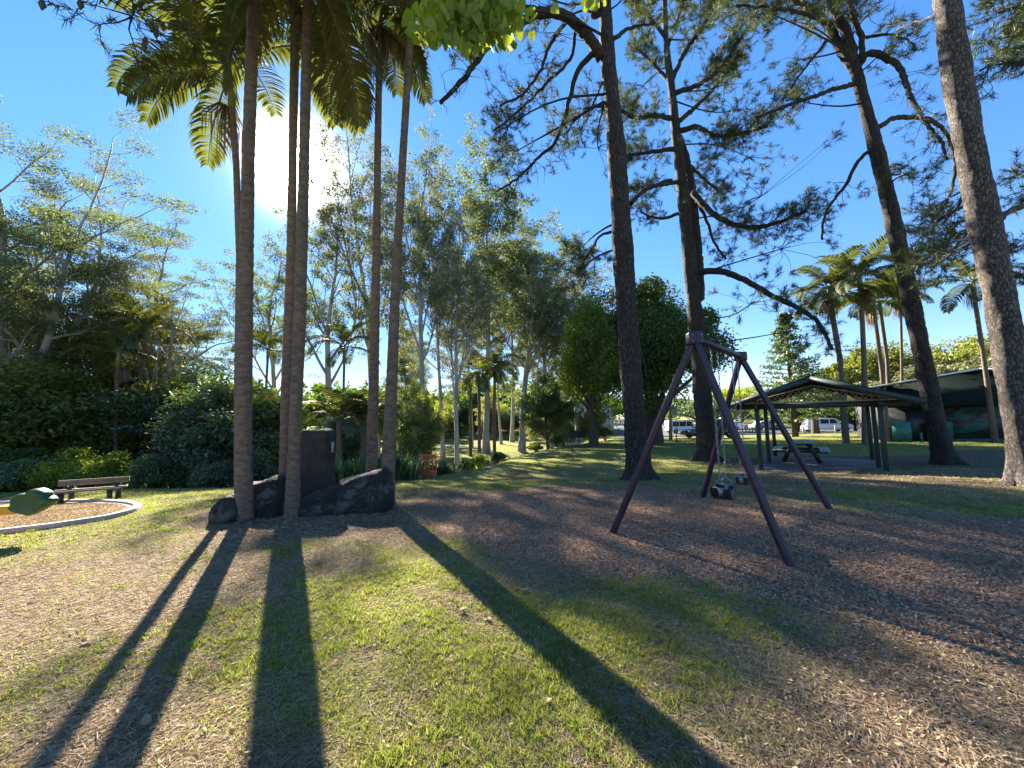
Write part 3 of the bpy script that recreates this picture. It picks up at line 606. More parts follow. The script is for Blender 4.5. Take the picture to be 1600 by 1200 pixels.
palm([(180, None, 8), (182, 620, 7), (184, 575, 7)], 18, 'shorter small palm with a pale flower spray at left', BP, ring(10, 12), seed=12, sprays=2, fs=.8)
palm([(414, None, 5), (416, 600, 4), (418, 565, 4)], 26, 'tiny palm seen between leftmost near palm and the twin palms', BP, ring(9, 13), seed=13, fs=.9)
palm([(536, None, 5), (537, 600, 4), (538, 560, 4)], 26, 'feathery palm seen between standing rock and fourth palm', BP, ring(10, 14), seed=14, fs=1.1)
palm([(749, None, 5), (749, 640, 5), (748, 600, 4)], 28, 'dark palm with drooping crown left in the far park', BP, ring(11, 15, (1, 2, 3, 4, 5)), seed=15, fs=.9)
palm([(773, None, 5), (772, 640, 5), (773, 590, 4)], 29, 'dark palm with drooping crown right in the far park', BP, ring(11, 16, (1, 2, 3, 4, 5)), seed=16, fs=.9)
palm([(735, None, 5), (735, 660, 4), (735, 612, 4)], 34, 'smallest dark palm beside the pale house', BP, ring(10, 17, (1, 2, 3, 4)), seed=17, fs=.9)
for px, d, s, lab in ((530, 15, 40, 'bushy low palm behind the standing rock'), (568, 16, 41, 'bushy low palm left of the fourth palm'), (320, 16, 42, 'feathery low palm in front of the dark bluish tree')):
    palm([(px, None, 10), (px, 660, 9)], d, lab, BP, ring(12, s, (0, 1, 1, 2, 3)), seed=s, fs=.75, crownshaft=False)
RP = 'palms behind the picnic shelter'
palm([(1322, None, 11), (1312, 560, 10), (1297, 470, 9)], 24, 'leftmost palm behind the shelter with a yellow flower spray', RP, ring(15, 21, (0, 1, 2, 3, 4, 5)), seed=21, sprays=3, fs=1.15)
palm([(1352, None, 11), (1350, 560, 9), (1345, 455, 8)], 23, 'palm with the straightest pale trunk rising over the shelter ridge', RP, ring(15, 22, (0, 1, 2, 3, 4)), seed=22, sprays=3, fs=1.2)
palm([(1387, None, 9), (1378, 580, 8), (1366, 490, 7)], 25, 'dark palm right of the straight pale trunked one', RP, ring(14, 23, (0, 1, 2, 3, 4)), seed=23, fs=1.1, sprays=1)
palm([(1393, None, 8), (1386, 560, 7), (1376, 490, 7)], 27, 'palm half hidden by the dark one next to it', RP, ring(13, 24, (0, 1, 2, 3, 4)), seed=24, fs=1.1)
palm([(1410, None, 6), (1409, 560, 5), (1407, 480, 5)], 28, 'thinnest palm left of the leaning pine', RP, ring(12, 25, (0, 1, 2, 3, 4)), seed=25, sprays=2, fs=.9)
palm([(1555, None, 11), (1540, 580, 9), (1522, 460, 8)], 22, 'lone palm between the two right hand pines', RP, ring(14, 26, (0, 1, 2, 3, 4, 5)), seed=26, sprays=1, fs=1.05)
# ------------------------------------------------------------------ near pines
def interp_path(P, step):
    P = np.array(P, float); seg = np.concatenate([[0], np.cumsum(np.linalg.norm(np.diff(P[:, :3], axis=0), axis=1))])
    tt = np.linspace(0, seg[-1], max(3, int(seg[-1]/step)+1)); return np.stack([np.interp(tt, seg, P[:, k]) for k in range(P.shape[1])], 1)
def smooth_path(P, it=2):
    P = np.array(P, float)
    for _ in range(it):
        Q = [P[0]]
        for i in range(len(P)-1): Q += [P[i]*.75+P[i+1]*.25, P[i]*.25+P[i+1]*.75]
        Q.append(P[-1]); P = np.array(Q)
    return P
def tufts(ml, rng, c, d, L=.2, k=16, wd=.008):
    c = np.asarray(c); n = len(c); C2 = np.repeat(c, k, 0); D = np.repeat(d, k, 0)*.8+rng.normal(size=(n*k, 3))*.85
    D /= np.linalg.norm(D, axis=1)[:, None]; C2 = C2-np.repeat(d, k, 0)*rng.uniform(0, .14, (n*k, 1))
    blades(ml, C2, D, L*rng.uniform(.7, 1.15, n*k), wd, rng)
def pine(trunk, d, branches, label, seed, mat='pine_bark', extra=(), need=1.0, dens=1.0, cones=0):
    rng = np.random.default_rng(seed); px, py, w = trunk[0]
    b = base_at(px, d); root = thing('pine_tree', b, label, 'pine tree', 'pines round the swing lawn')
    P = [np.append(b+np.array([0, 0, -.25]), w/F*d/2*cw(px))]
    for x, y, w in trunk[1:]: P.append(np.append(W(x, y, d), w/F*d/2*cw(x)))
    P = smooth_path(P, 2); P = interp_path(P, .10); h = P[:, 2]-b[2]
    sides = 26; ang = np.arange(sides)/sides*2*math.pi
    pts = P[:, :3]; rad = P[:, 3]*(1+.55*np.exp(-np.clip(h, 0, 9)/.22))
    mt = MB(); mt.tube(pts, rad, sides, cap=True, rough=.045)
    V = mt.v[0][:-2].reshape(len(pts), sides, 3); ctr = pts[:, None, :]
    fl = 1+.22*np.exp(-np.clip(h, 0, 9)/.3)[:, None]*np.sin(ang*5+seed)[None, :]+.05*np.sin(h[:, None]*2.3+ang[None, :]*2+seed)+.03*np.sin(h[:, None]*7.1+ang[None, :]*3)
    V = ctr+(V-ctr)*fl[..., None]; mt.v[0][:-2] = V.reshape(-1, 3)
    mt.build('trunk', M[mat], root, smooth=True)
    mbr = MB(); ml = MB(); cn = MB()
    def twigs(pth, r0, dens_, lev, tuf):
        n = len(pth); L = np.linalg.norm(pth[-1]-pth[0])
        for i in range(int(dens_)):
            t = rng.uniform(.25, 1.0)**.8; f = t*(n-1.001); j = int(f); p = pth[j]+(pth[j+1]-pth[j])*(f-j); tg = nz(pth[j+1]-pth[j])
            dr = nz(rotdir(tg, R(rng.uniform(25, 75)), rng.uniform(0, 6.28))+np.array([0, 0, .12])); l = rng.uniform(.35, .9)*(1.0 if lev == 0 else .5)
            q, dl = path(rng, p, dr, l, 4, .22, .04); mbr.tube(q, np.linspace(.011 if lev == 0 else .006, .003, 5), 3, cap=False)
            if rng.random() < tuf:
                if lev == 0: twigs(q, .006, 3.2, 1, tuf)
                cs = [q[-1], q[-2]] if lev else [q[-1]]
                ds = [dl]*len(cs); tufts(ml, rng, cs, np.array(ds), .165*need, 19, .0105)
            if cones and rng.random() < cones: MB().tube([q[-1], q[-1]-(0, 0, .05), q[-1]-(0, 0, .11)], [.018, .032, .006], 7).build('cone', M['dark_bark'], root, smooth=True)
    for br in branches:
        pl, w0, w1, dz, nt, tf = br; m = len(pl); dd = d+np.linspace(0, dz, m)
        B = [np.append(W(x, y, q), np.interp(i, [0, m-1], [w0, w1])/F*d/2) for i, ((x, y), q) in enumerate(zip(pl, dd))]
        B = interp_path(smooth_path(B, 2), .12); wob_ = rng.normal(size=(len(B), 3))*.012; B[:, :3] += wob_
        mbr.tube(B[:, :3], np.maximum(B[:, 3], .004), 7, cap=True, rough=.06)
        twigs(B[:, :3], w0, nt*dens, 0, tf)
    for (x, y, rpx, n, dz) in extra:           # foliage masses on fine boughs reaching out of the crown
        c = W(x, y, d+dz); j = int(np.argmin(np.linalg.norm(pts-c, axis=1)+np.where(pts[:, 2] > c[2]+1, 3, 0))); s = pts[j]
        mid = (s+c)/2+rng.normal(size=3)*.25; bough = smooth_path([s, mid, c], 2); mbr.tube(bough, np.linspace(.04, .012, len(bough)), 5, cap=False)
        for k in range(n):
            e = c+rng.normal(size=3)*np.array([1, 1, .8])*rpx/F*d*.5; q = smooth_path([bough[-3], (bough[-1]+e)/2+rng.normal(size=3)*.1, e], 1)
            mbr.tube(q, np.linspace(.012, .004, len(q)), 3, cap=False); dl = nz(q[-1]-q[-2]); twigs(q[-3:], .006, 4, 1, 1); tufts(ml, rng, [e], np.array([dl]), .165*need, 19, .0105)
    mbr.build('branches', M[mat], root, smooth=True); ml.build('needles', M['needle'], root)
    return root
pine([(1000, 748, 38), (990, 640, 34), (977, 450, 32), (969, 320, 31), (962, 210, 27), (951, 110, 23), (946, 30, 20), (944, -100, 17), (940, -420, 9)], 10.3,
     [([(940, 90), (915, 50), (885, 25), (850, 17), (815, 33), (770, 60), (745, 95), (715, 135), (688, 160)], 18, 5, -1.5, 26, .35),
      ([(850, 17), (800, 10), (750, -15), (680, -30)], 11, 5, -1.5, 25, .9),
      ([(928, 82), (900, 110), (888, 165), (870, 225), (843, 243), (815, 275), (775, 300)], 9, 3, 1.5, 34, .55),
      ([(900, 50), (893, 95), (865, 120), (835, 150), (800, 182), (770, 205)], 6, 3, 1., 34, .8),
      ([(885, 32), (855, 75), (845, 115), (815, 150), (780, 165)], 6, 3, -.6, 22, .5),
      ([(955, 362), (935, 368), (922, 395), (905, 420)], 5, 2, .8, 16, 1),
      ([(958, 60), (985, 42), (1020, 38)], 7, 3, .6, 12, 1), ([(985, 318), (1010, 292), (1050, 280)], 8, 4, .5, 6, .5),
      ([(930, 25), (931, -60), (925, -160)], 14, 8, .3, 10, 1), ([(960, 180), (930, 160), (900, 185), (880, 215)], 6, 3, 2, 24, 1)],
     'nearest middle pine with the thick dark trunk left of the swing', 1, dens=1.3, need=1.1,
     extra=((905, 205, 60, 11, 2.5), (935, 235, 55, 9, 3), (780, 205, 55, 10, 1.), (800, 240, 50, 8, 2.), (905, 390, 45, 9, 2), (905, 425, 30, 5, 2), (700, 20, 60, 9, -1), (860, 60, 60, 8, .5), (820, -20, 70, 10, 0), (1000, -30, 90, 16, 0), (900, -80, 120, 20, 1)))
pine([(1105, 718, 33), (1098, 620, 28), (1087, 500, 25), (1077, 400, 21), (1067, 300, 19), (1056, 210, 15), (1050, 140, 12), (1040, 70, 9), (1037, -60, 6)], 16.3,
     [([(1092, 470), (1090, 400), (1084, 340), (1077, 265), (1060, 215)], 18, 12, .6, 4, .3),
      ([(1090, 425), (1130, 422), (1170, 440), (1205, 462), (1245, 478), (1280, 502), (1300, 545)], 11, 4, -3, 36, .7),
      ([(1083, 300), (1108, 330), (1140, 350), (1180, 358), (1225, 345), (1260, 330)], 10, 4, -2.5, 44, 1),
      ([(1088, 312), (1105, 345), (1115, 380), (1135, 405)], 6, 3, 1, 16, .7),
      ([(1062, 205), (1090, 196), (1110, 213), (1150, 212), (1200, 196)], 9, 4, -2, 40, 1),
      ([(1060, 190), (1090, 165), (1125, 128), (1155, 85)], 8, 4, 2, 34, 1), ([(1055, 145), (1090, 135), (1130, 105), (1155, 60)], 8, 4, -2, 34, 1),
      ([(1052, 185), (1020, 180), (990, 186), (970, 172)], 8, 4, -2, 34, 1), ([(1055, 232), (1015, 238), (980, 242)], 8, 4, 1, 30, .9), ([(1058, 285), (1020, 290), (985, 312)], 7, 3, -1, 28, .9),
      ([(1047, 130), (1020, 100), (995, 75)], 7, 3, 1, 28, 1), ([(1050, 125), (1070, 80), (1100, 40), (1120, -10)], 8, 4, 0, 34, 1), ([(1062, 245), (1090, 270), (1130, 305)], 7, 3, 2, 30, .9),
      ([(1040, 60), (1010, 20), (985, -10)], 6, 3, -1, 26, 1), ([(1040, 80), (1060, 30), (1075, -30)], 6, 3, 1, 26, 1), ([(1070, 330), (1030, 345), (1000, 330)], 6, 3, 2, 20, .8)],
     'second pine standing right behind the swing apex, full dark crown', 2, dens=2.0, need=1.2,
     extra=((1160, 170, 70, 13, 1), (1120, 240, 60, 12, -2), (1000, 140, 60, 12, 1), (1140, 130, 60, 12, 0), (1200, 300, 60, 12, -2), (1235, 385, 55, 11, -3), (1180, 470, 50, 10, -2), (1220, 520, 45, 8, -2.5), (1090, 60, 70, 12, 0), (1010, 250, 50, 9, 2), (1180, 250, 50, 8, 2), (1150, 20, 60, 12, 1)))
pine([(1478, 724, 40), (1458, 640, 33), (1430, 500, 30), (1408, 400, 29), (1374, 250, 26), (1347, 150, 21), (1337, 105, 18), (1318, 78, 14)], 13.4,
     [([(1338, 108), (1312, 78), (1300, 45), (1262, 8), (1210, -15), (1160, -20)], 15, 6, 1, 44, .9), ([(1335, 100), (1322, 45), (1303, 20), (1290, -40)], 15, 10, 0, 24, .9),
      ([(1342, 105), (1349, 60), (1335, 30), (1326, -10), (1315, -70)], 8, 6, -1, 24, .8), ([(1342, 100), (1360, 78), (1382, 90), (1408, 104), (1418, 140), (1438, 183), (1468, 213), (1480, 250)], 11, 3, -2, 36, .45),
      ([(1372, 200), (1395, 183), (1430, 183), (1460, 187), (1480, 210), (1495, 250), (1488, 300), (1470, 330)], 8, 4, 1, 34, .35), ([(1334, 132), (1300, 140), (1262, 155), (1225, 166), (1180, 185)], 7, 4, -1.5, 30, .55),
      ([(1357, 237), (1340, 250), (1322, 290), (1312, 300), (1295, 322), (1286, 345), (1284, 375)], 6, 3, 1, 18, .5), ([(1300, 40), (1250, 18), (1200, 12), (1150, 8)], 6, 3, -2, 34, .9), ([(1295, 60), (1270, 90), (1252, 115), (1225, 150)], 5, 2, 1, 22, .8),
      ([(1348, 60), (1390, 50), (1430, 70)], 5, 2, -1, 16, .9)],
     'leaning pine right of the shelter with a crooked open crown', 3, dens=1.6, need=1.25,
     extra=((1425, 270, 40, 7, -1.5), (1405, 262, 30, 5, 0), (1392, 70, 30, 4, -1), (1240, 95, 45, 6, 1), (1255, 160, 25, 3, -1), (1190, 15, 60, 8, -1), (1360, 20, 50, 7, 0), (1230, 30, 60, 8, 1), (1290, -10, 60, 9, 0)))
pine([(1604, 770, 58), (1590, 640, 55), (1569, 500, 58), (1549, 400, 56), (1526, 290, 54), (1510, 200, 52), (1492, 100, 48), (1480, 0, 47), (1462, -110, 42), (1420, -330, 28)], 7.4,
     [([(1560, 345), (1580, 325), (1610, 320), (1660, 300)], 9, 6, .8, 10, .8), ([(1530, 378), (1495, 388), (1465, 410), (1430, 415)], 5, 2, 2, 26, 1), ([(1535, 260), (1500, 320), (1475, 345), (1445, 350)], 5, 2, 2, 26, .9),
      ([(1500, 20), (1470, 18), (1430, 35), (1400, 45)], 4, 2, 2, 5, .5)],
     'nearest right hand pine with pale plated bark at the right edge', 4, mat='pale_pine_bark', need=.9,
     extra=((1455, 365, 40, 10, 2.5), (1480, 400, 40, 10, 2.5), (1500, 370, 35, 8, 3), (1440, 410, 30, 8, 3), (1445, 330, 30, 6, 3), (1590, 385, 35, 8, 2), (1600, 430, 35, 8, 2), (1450, -150, 120, 20, 1)))
# pine beyond the right edge, its boughs come into the top right corner
pine([(1900, 800, 60), (1880, 500, 56), (1840, 200, 48), (1810, -100, 40), (1790, -300, 20)], 8.0,
     [([(1840, 200), (1750, 100), (1660, 60), (1590, 70), (1530, 110)], 14, 3, 1, 34, 1), ([(1815, -20), (1700, -20), (1620, 0), (1560, 20)], 12, 3, 0, 34, 1), ([(1845, 250), (1740, 270), (1660, 280), (1600, 300)], 10, 3, 0, 20, 1)],
     'pine whose trunk is outside the right edge, soft boughs in the top right corner', 5, dens=1.2, extra=((1570, 50, 50, 8, 0), (1560, 100, 40, 6, 0), (1610, 110, 40, 6, 0), (1590, 20, 50, 8, 0)))
pine([(-700, 900, 60), (-690, 500, 50), (-640, 100, 45), (-600, -300, 40)], 4.2,
     [([(-600, -260), (-300, -160), (-80, -90), (60, -50), (130, -20), (165, 8)], 14, 2.5, 0, 18, .9), ([(60, -50), (140, -30), (200, -20), (212, 15), (205, 35)], 4, 2, .2, 12, .9)],
     'pine outside the left edge, one bough with cones in the top left corner', 6, need=.8, cones=.4)
# ------------------------------------------------------------------ heart leaved tree overhead
def heart_tree():
    rng = np.random.default_rng(5); b = np.array([1.8, -3.0, T(1.8, -3.0)])
    root = thing('heart_leaved_tree', b, 'tree standing behind the viewer, backlit lime heart shaped leaves hanging in at the top', 'tree')
    mt = MB(); e = W(735, -60, 4.2); e2 = W(925, -40, 5.0)
    mt.tube(smooth_path([b+(0, 0, -.2), b+(0, 0, 2.5), b+(-.1, .4, 4.5), b+(-.3, 1, 6)]), np.linspace(.22, .12, 13), 12, cap=False)
    mt.build('trunk', M['dark_bark'], root, smooth=True); mb = MB(); lf = MB()
    for en in (e, e2): mb.tube(smooth_path([b+(-.2, .7, 5.0), (b+(0, 0, 5.5)+en)/2+(0, 0, .6), en+(0, 0, .2), en]), np.linspace(.07, .02, 13), 7)
    V = []; Q = []
    def leaf(p, s):
        a = nz(np.array([rng.normal()*.5, rng.normal()*.5, -1.0])); n_ = nz(rng.normal(size=3)*np.array([1, 1, .3])); bb = nz(np.cross(a, n_)); n_ = np.cross(bb, a)
        c = len(V)*1
        for u, v, w in ((0, 0, 0), (-.08, .3, .04), (.2, .5, .06), (.6, .36, .03), (1.05, 0, -.03), (.6, -.36, .03), (.2, -.5, .06), (-.08, -.3, .04)): V.append(p+(a*u+bb*v+n_*w*1.4)*s)
        Q.append([c, c+1, c+2, c+3]); T3.extend([[c, c+3, c+4], [c, c+4, c+5], [c, c+5, c+6], [c, c+6, c+7]])
    T3 = []
    cl = [(735, 5, 75, 60, 4.2, 560), (690, 35, 35, 40, 4.1, 150), (775, 35, 35, 42, 4.1, 150), (735, 62, 30, 18, 4.0, 50), (925, 0, 14, 16, 5.0, 22), (700, -60, 120, 50, 4.3, 200)]
    for px, py, wx, wy, d, n in cl:
        for k in range(n):
            p = W(px+rng.normal()*wx*.55, py+np.clip(rng.normal(), -1.6, 1.35)*wy*.55, d+rng.normal()*.3); leaf(p, rng.uniform(.08, .13))
        for k in range(6):
            q = W(px+rng.normal()*wx*.4, py+rng.normal()*wy*.4, d); s0 = e if px < 850 else e2; mb.tube([s0, (s0+q)/2+rng.normal(size=3)*.05, q], [.012, .008, .004], 4, cap=False)
    lf.add(V, Q, T3); mb.build('branches', M['dark_bark'], root, smooth=True); lf.build('leaves', M['lime_leaf'], root)
heart_tree()
# ------------------------------------------------------------------ hoop pine
def hoop():
    rng = np.random.default_rng(8); d = 36; b = base_at(1243, d); H = W(1243, 478, d)[2]-b[2]
    root = thing('hoop_pine', b, 'dark conical hoop pine behind the left side of the shelter roof', 'tree')
    MB().tube([b, b+(0, 0, H*.5), b+(0, 0, H)], [.28, .18, .03], 8).build('trunk', M['dark_bark'], root, smooth=True)
    mb = MB(); P = []
    for k in range(26):
        z = H*(.12+.86*k/26); rr = (1-(k/26)**1.3)*H*.27+.25
        for j in range(7):
            az = rng.uniform(0, 6.28); e = np.array([math.cos(az)*rr*rng.uniform(.7, 1.1), math.sin(az)*rr, .12*rr]); mb.tube([b+(0, 0, z), b+(0, 0, z)+e*.6, b+(0, 0, z)+e], [.035, .02, .01], 4, cap=False)
            for t in np.linspace(.35, 1.05, 9): P += [b+np.array([0, 0, z])+e*t+rng.normal(size=3)*np.array([.16, .16, .09]) for _ in range(6)]
    mb.build('branches', M['dark_bark'], root); leaf_quads(MB(), np.array(P[:1]), .1, .1, rng)
    ml = MB(); leaf_quads(ml, np.array(P), .28, .12, rng, .1); ml.build('foliage', M['teal_leaf'], root)
hoop()
# ------------------------------------------------------------------ rocks
def rock(name, pts_fn, label, mat, cat='rock', loc=None, amp=.06, seed=1, cuts=5, plaque=False, group='rocks among the palms'):
    import bmesh
    bm = bmesh.new(); bmesh.ops.create_icosphere(bm, subdivisions=cuts, radius=1.0)
    V = np.array([v.co[:] for v in bm.verts]); V = pts_fn(V)
    n = V/(np.linalg.norm(V-V.mean(0), axis=1)[:, None]+1e-6)
    ph = seed*3.1
    bmp = wob(V[:, 0]*1.0+V[:, 2], V[:, 1]+V[:, 2]*.7, 4.3, seed)*amp+wob(V[:, 0]-V[:, 2], V[:, 1]+V[:, 2], 11, seed+2)*amp*.4+rs.normal(size=len(V))*amp*.06
    dr = V-V.mean(0); dr /= np.linalg.norm(dr, axis=1)[:, None]; V = V+dr*(bmp-.5*amp*np.abs(wob(V[:, 0]*1.3+V[:, 2]*.5, V[:, 1]-V[:, 2], 7.5, seed+5)))[:, None]
    for v, c in zip(bm.verts, V): v.co = c
    me = bpy.data.meshes.new(name); bm.to_mesh(me); bm.free(); me.materials.append(M[mat])
    me.polygons.foreach_set('use_smooth', np.ones(len(me.polygons), bool))
    o = bpy.data.objects.new(name, me); COL.objects.link(o); o.location = tuple(loc); return tag(o, label, cat, group)
def superq(V, e): return np.sign(V)*np.abs(V)**e
def boxy(sx, sy, sz, e=.45, taper=0, shear=0, topslope=0, rot=0):
    def f(V):
        V = superq(V, e); V = V/np.max(np.abs(V), axis=1)[:, None]**.35
        V = V*np.array([sx, sy, sz])/1.0; t = (V[:, 2]/sz+1)/2
        V[:, 0] *= 1-taper*t; V[:, 1] *= 1-taper*t; V[:, 2] += V[:, 0]*topslope*t; V[:, 0] += shear*V[:, 2]
        c, s = math.cos(rot), math.sin(rot); x = V[:, 0]*c-V[:, 1]*s; y = V[:, 0]*s+V[:, 1]*c; V[:, 0] = x; V[:, 1] = y; return V
    return f
def rock_at(px, d, zc): b = base_at(px, d); b[2] += zc; return b
mono = rock('standing_rock', boxy(.30, .22, .78, .28, .10), 'tall dark squared standing rock between the twin palms and the strap plants', 'rock2', loc=rock_at(495, 7.4, .66), amp=.035, seed=2)
pq = MB().box((.30, -.02, .42), (.02, .09, .20)); pl = pq.build('plaque', M['concrete']); pl.parent = mono
rock('boulder', boxy(.42, .34, .36, .6, .15, 0, .12), 'grey boulder between the leftmost near palm and the twin palms', 'rock', loc=rock_at(415, 6.7, .26), amp=.06, seed=3)
rock('boulder', boxy(.26, .3, .30, .7, .35, .25), 'reddish brown low rock on the left foot of the leftmost near palm', 'rock', loc=rock_at(362, 6.3, .16), amp=.05, seed=4)
rock('boulder', boxy(.85, .34, .34, .6, .12, 0, .33, .15), 'long dark rock slanting up to the right from twin palms to rightmost near palm', 'rock', loc=rock_at(540, 6.75, .20), amp=.06, seed=5)
rock('boulder', boxy(.42, .22, .12, .6, .1, 0, .45), 'flat slab of rock lying just behind the long slanted rock', 'rock', loc=rock_at(536, 8.6, .20), amp=.04, seed=6)
# ------------------------------------------------------------------ swing set
def swing():
    A0 = W(1085, 529, 4.5); A1 = W(1157, 557, 6.35); legs = [G(958, 832), G(1234, 884), G(1098, 777), G(1296, 795)]
    b = np.array([(A0[0]+A1[0])/2, (A0[1]+A1[1])/2, 0])
    root = thing('swing_set', b, 'purple metal A frame swing set standing in the bark mulch', 'swing set')
    for L_, A in zip(legs, (A0, A0, A1, A1)):
        u = nz(A-L_); MB().tube(interp_path([L_-u*.2, A], .3), .050, 4, square=True).build('leg', M['purple'], root, bevel=.008)
    MB().tube([A0-nz(A1-A0)*.06, A1+nz(A1-A0)*.06], .045, 14).build('top_bar', M['purple'], root, smooth=True)
    for A in (A0, A1):
        jt = MB().box(A, (.17, .12, .15)).build('joint', M['purple'], root, bevel=.02)
        for x_ in (-.05, .05):
            for z_ in (-.04, .03): MB().tube([A+(x_, -.055, z_), A+(x_, -.075, z_)], .011, 6).build('bolt', M['chain'], root)
    def chain(mb, p0, p1):
        n = int(np.linalg.norm(p1-p0)/.042); u = nz(p1-p0); a = nz(np.cross(u, [0, 1, 0])); c2 = np.cross(u, a)
        for i in range(n):
            c = p0+(p1-p0)*(i+.5)/n; s = a if i % 2 else c2; th = np.linspace(0, 2*math.pi, 9)
            mb.tube([c+u*math.sin(t)*.028+s*math.cos(t)*.011 for t in th], .0042, 4, cap=False)
    def seat(t, label, bucket):
        c = A0+(A1-A0)*t; u = nz((A1-A0)*np.array([1, 1, 0])); z = .48 if bucket else .46
        v = np.array([-u[1], u[0], 0]); gz = T(c[0], c[1]); hw = .15 if bucket else .17
        base = np.array([c[0], c[1], gz+z]); s = thing('bucket_swing' if bucket else 'sling_swing', base, label, 'swing', 'swings hanging from the purple frame')
        for k in (-1, 1):
            top = c+(A1-A0)/np.linalg.norm(A1-A0)*hw*k*1.1; bot = base+u*hw*k+np.array([0, 0, .24])
            mc = MB(); chain(mc, top+np.array([0, 0, -.06]), bot); mc.build('chain', M['chain'], s)
            hk = MB(); hk.tube([top+(0, 0, .05), top+v*.05, top-(0, 0, .07)], .01, 6); hk.build('hanger', M['chain'], s)
            tr = MB(); a, b2 = bot-v*.09-(0, 0, .12), bot+v*.09-(0, 0, .12)
            tr.tube([bot, a], .006, 6); tr.tube([bot, b2], .006, 6); tr.tube([a, b2], .006, 6); tr.build('triangle_link', M['chain'], s)
        mb = MB(); n = 15; th = np.linspace(0, math.pi, n); 
        if bucket:
            pf = [base+u*(-math.cos(t))*.155+np.array([0, 0, .12-math.sin(t)**.8*.15]) for t in th]
            for w in (-.11, .11):
                P = np.array(pf)+v*w; Q = P+np.array([0, 0, .10])*np.sin(th)[:, None]**.5+np.array([0, 0, .02])
                mb.add(np.stack([P, Q, P+v*.012, Q+v*.012], 1).reshape(-1, 3), [[4*i, 4*i+4, 4*i+5, 4*i+1] for i in range(n-1)]+[[4*i+2, 4*i+3, 4*i+7, 4*i+6] for i in range(n-1)]+[[4*i+1, 4*i+5, 4*i+7, 4*i+3] for i in range(n-1)])
            hwv = .113
        else:
            pf = [base+u*(-math.cos(t))*.17+np.array([0, 0, .12-math.sin(t)**.7*.13]) for t in th]; hwv = .07
        P = np.array(pf); mb.add(np.stack([P-v*hwv, P+v*hwv, P-v*hwv-(0, 0, .014), P+v*hwv-(0, 0, .014)], 1).reshape(-1, 3),
            [[4*i, 4*i+1, 4*i+5, 4*i+4] for i in range(n-1)]+[[4*i+2, 4*i+6, 4*i+7, 4*i+3] for i in range(n-1)]+[[4*i, 4*i+4, 4*i+6, 4*i+2] for i in range(n-1)]+[[4*i+1, 4*i+3, 4*i+7, 4*i+5] for i in range(n-1)])
        mb.build('seat', M['rubber'], s)
        [MB().box(P[q]+u*w-(0, 0, .05), (.05, .05, .09)).build('rivet_plate', M['chain'], s) for q, w in ((0, -.004), (-1, .004))]
    seat(.34, 'nearer swing, black rubber bucket seat on two chains', True)
    seat(.82, 'farther swing, black rubber sling seat on two chains', False)
swing()
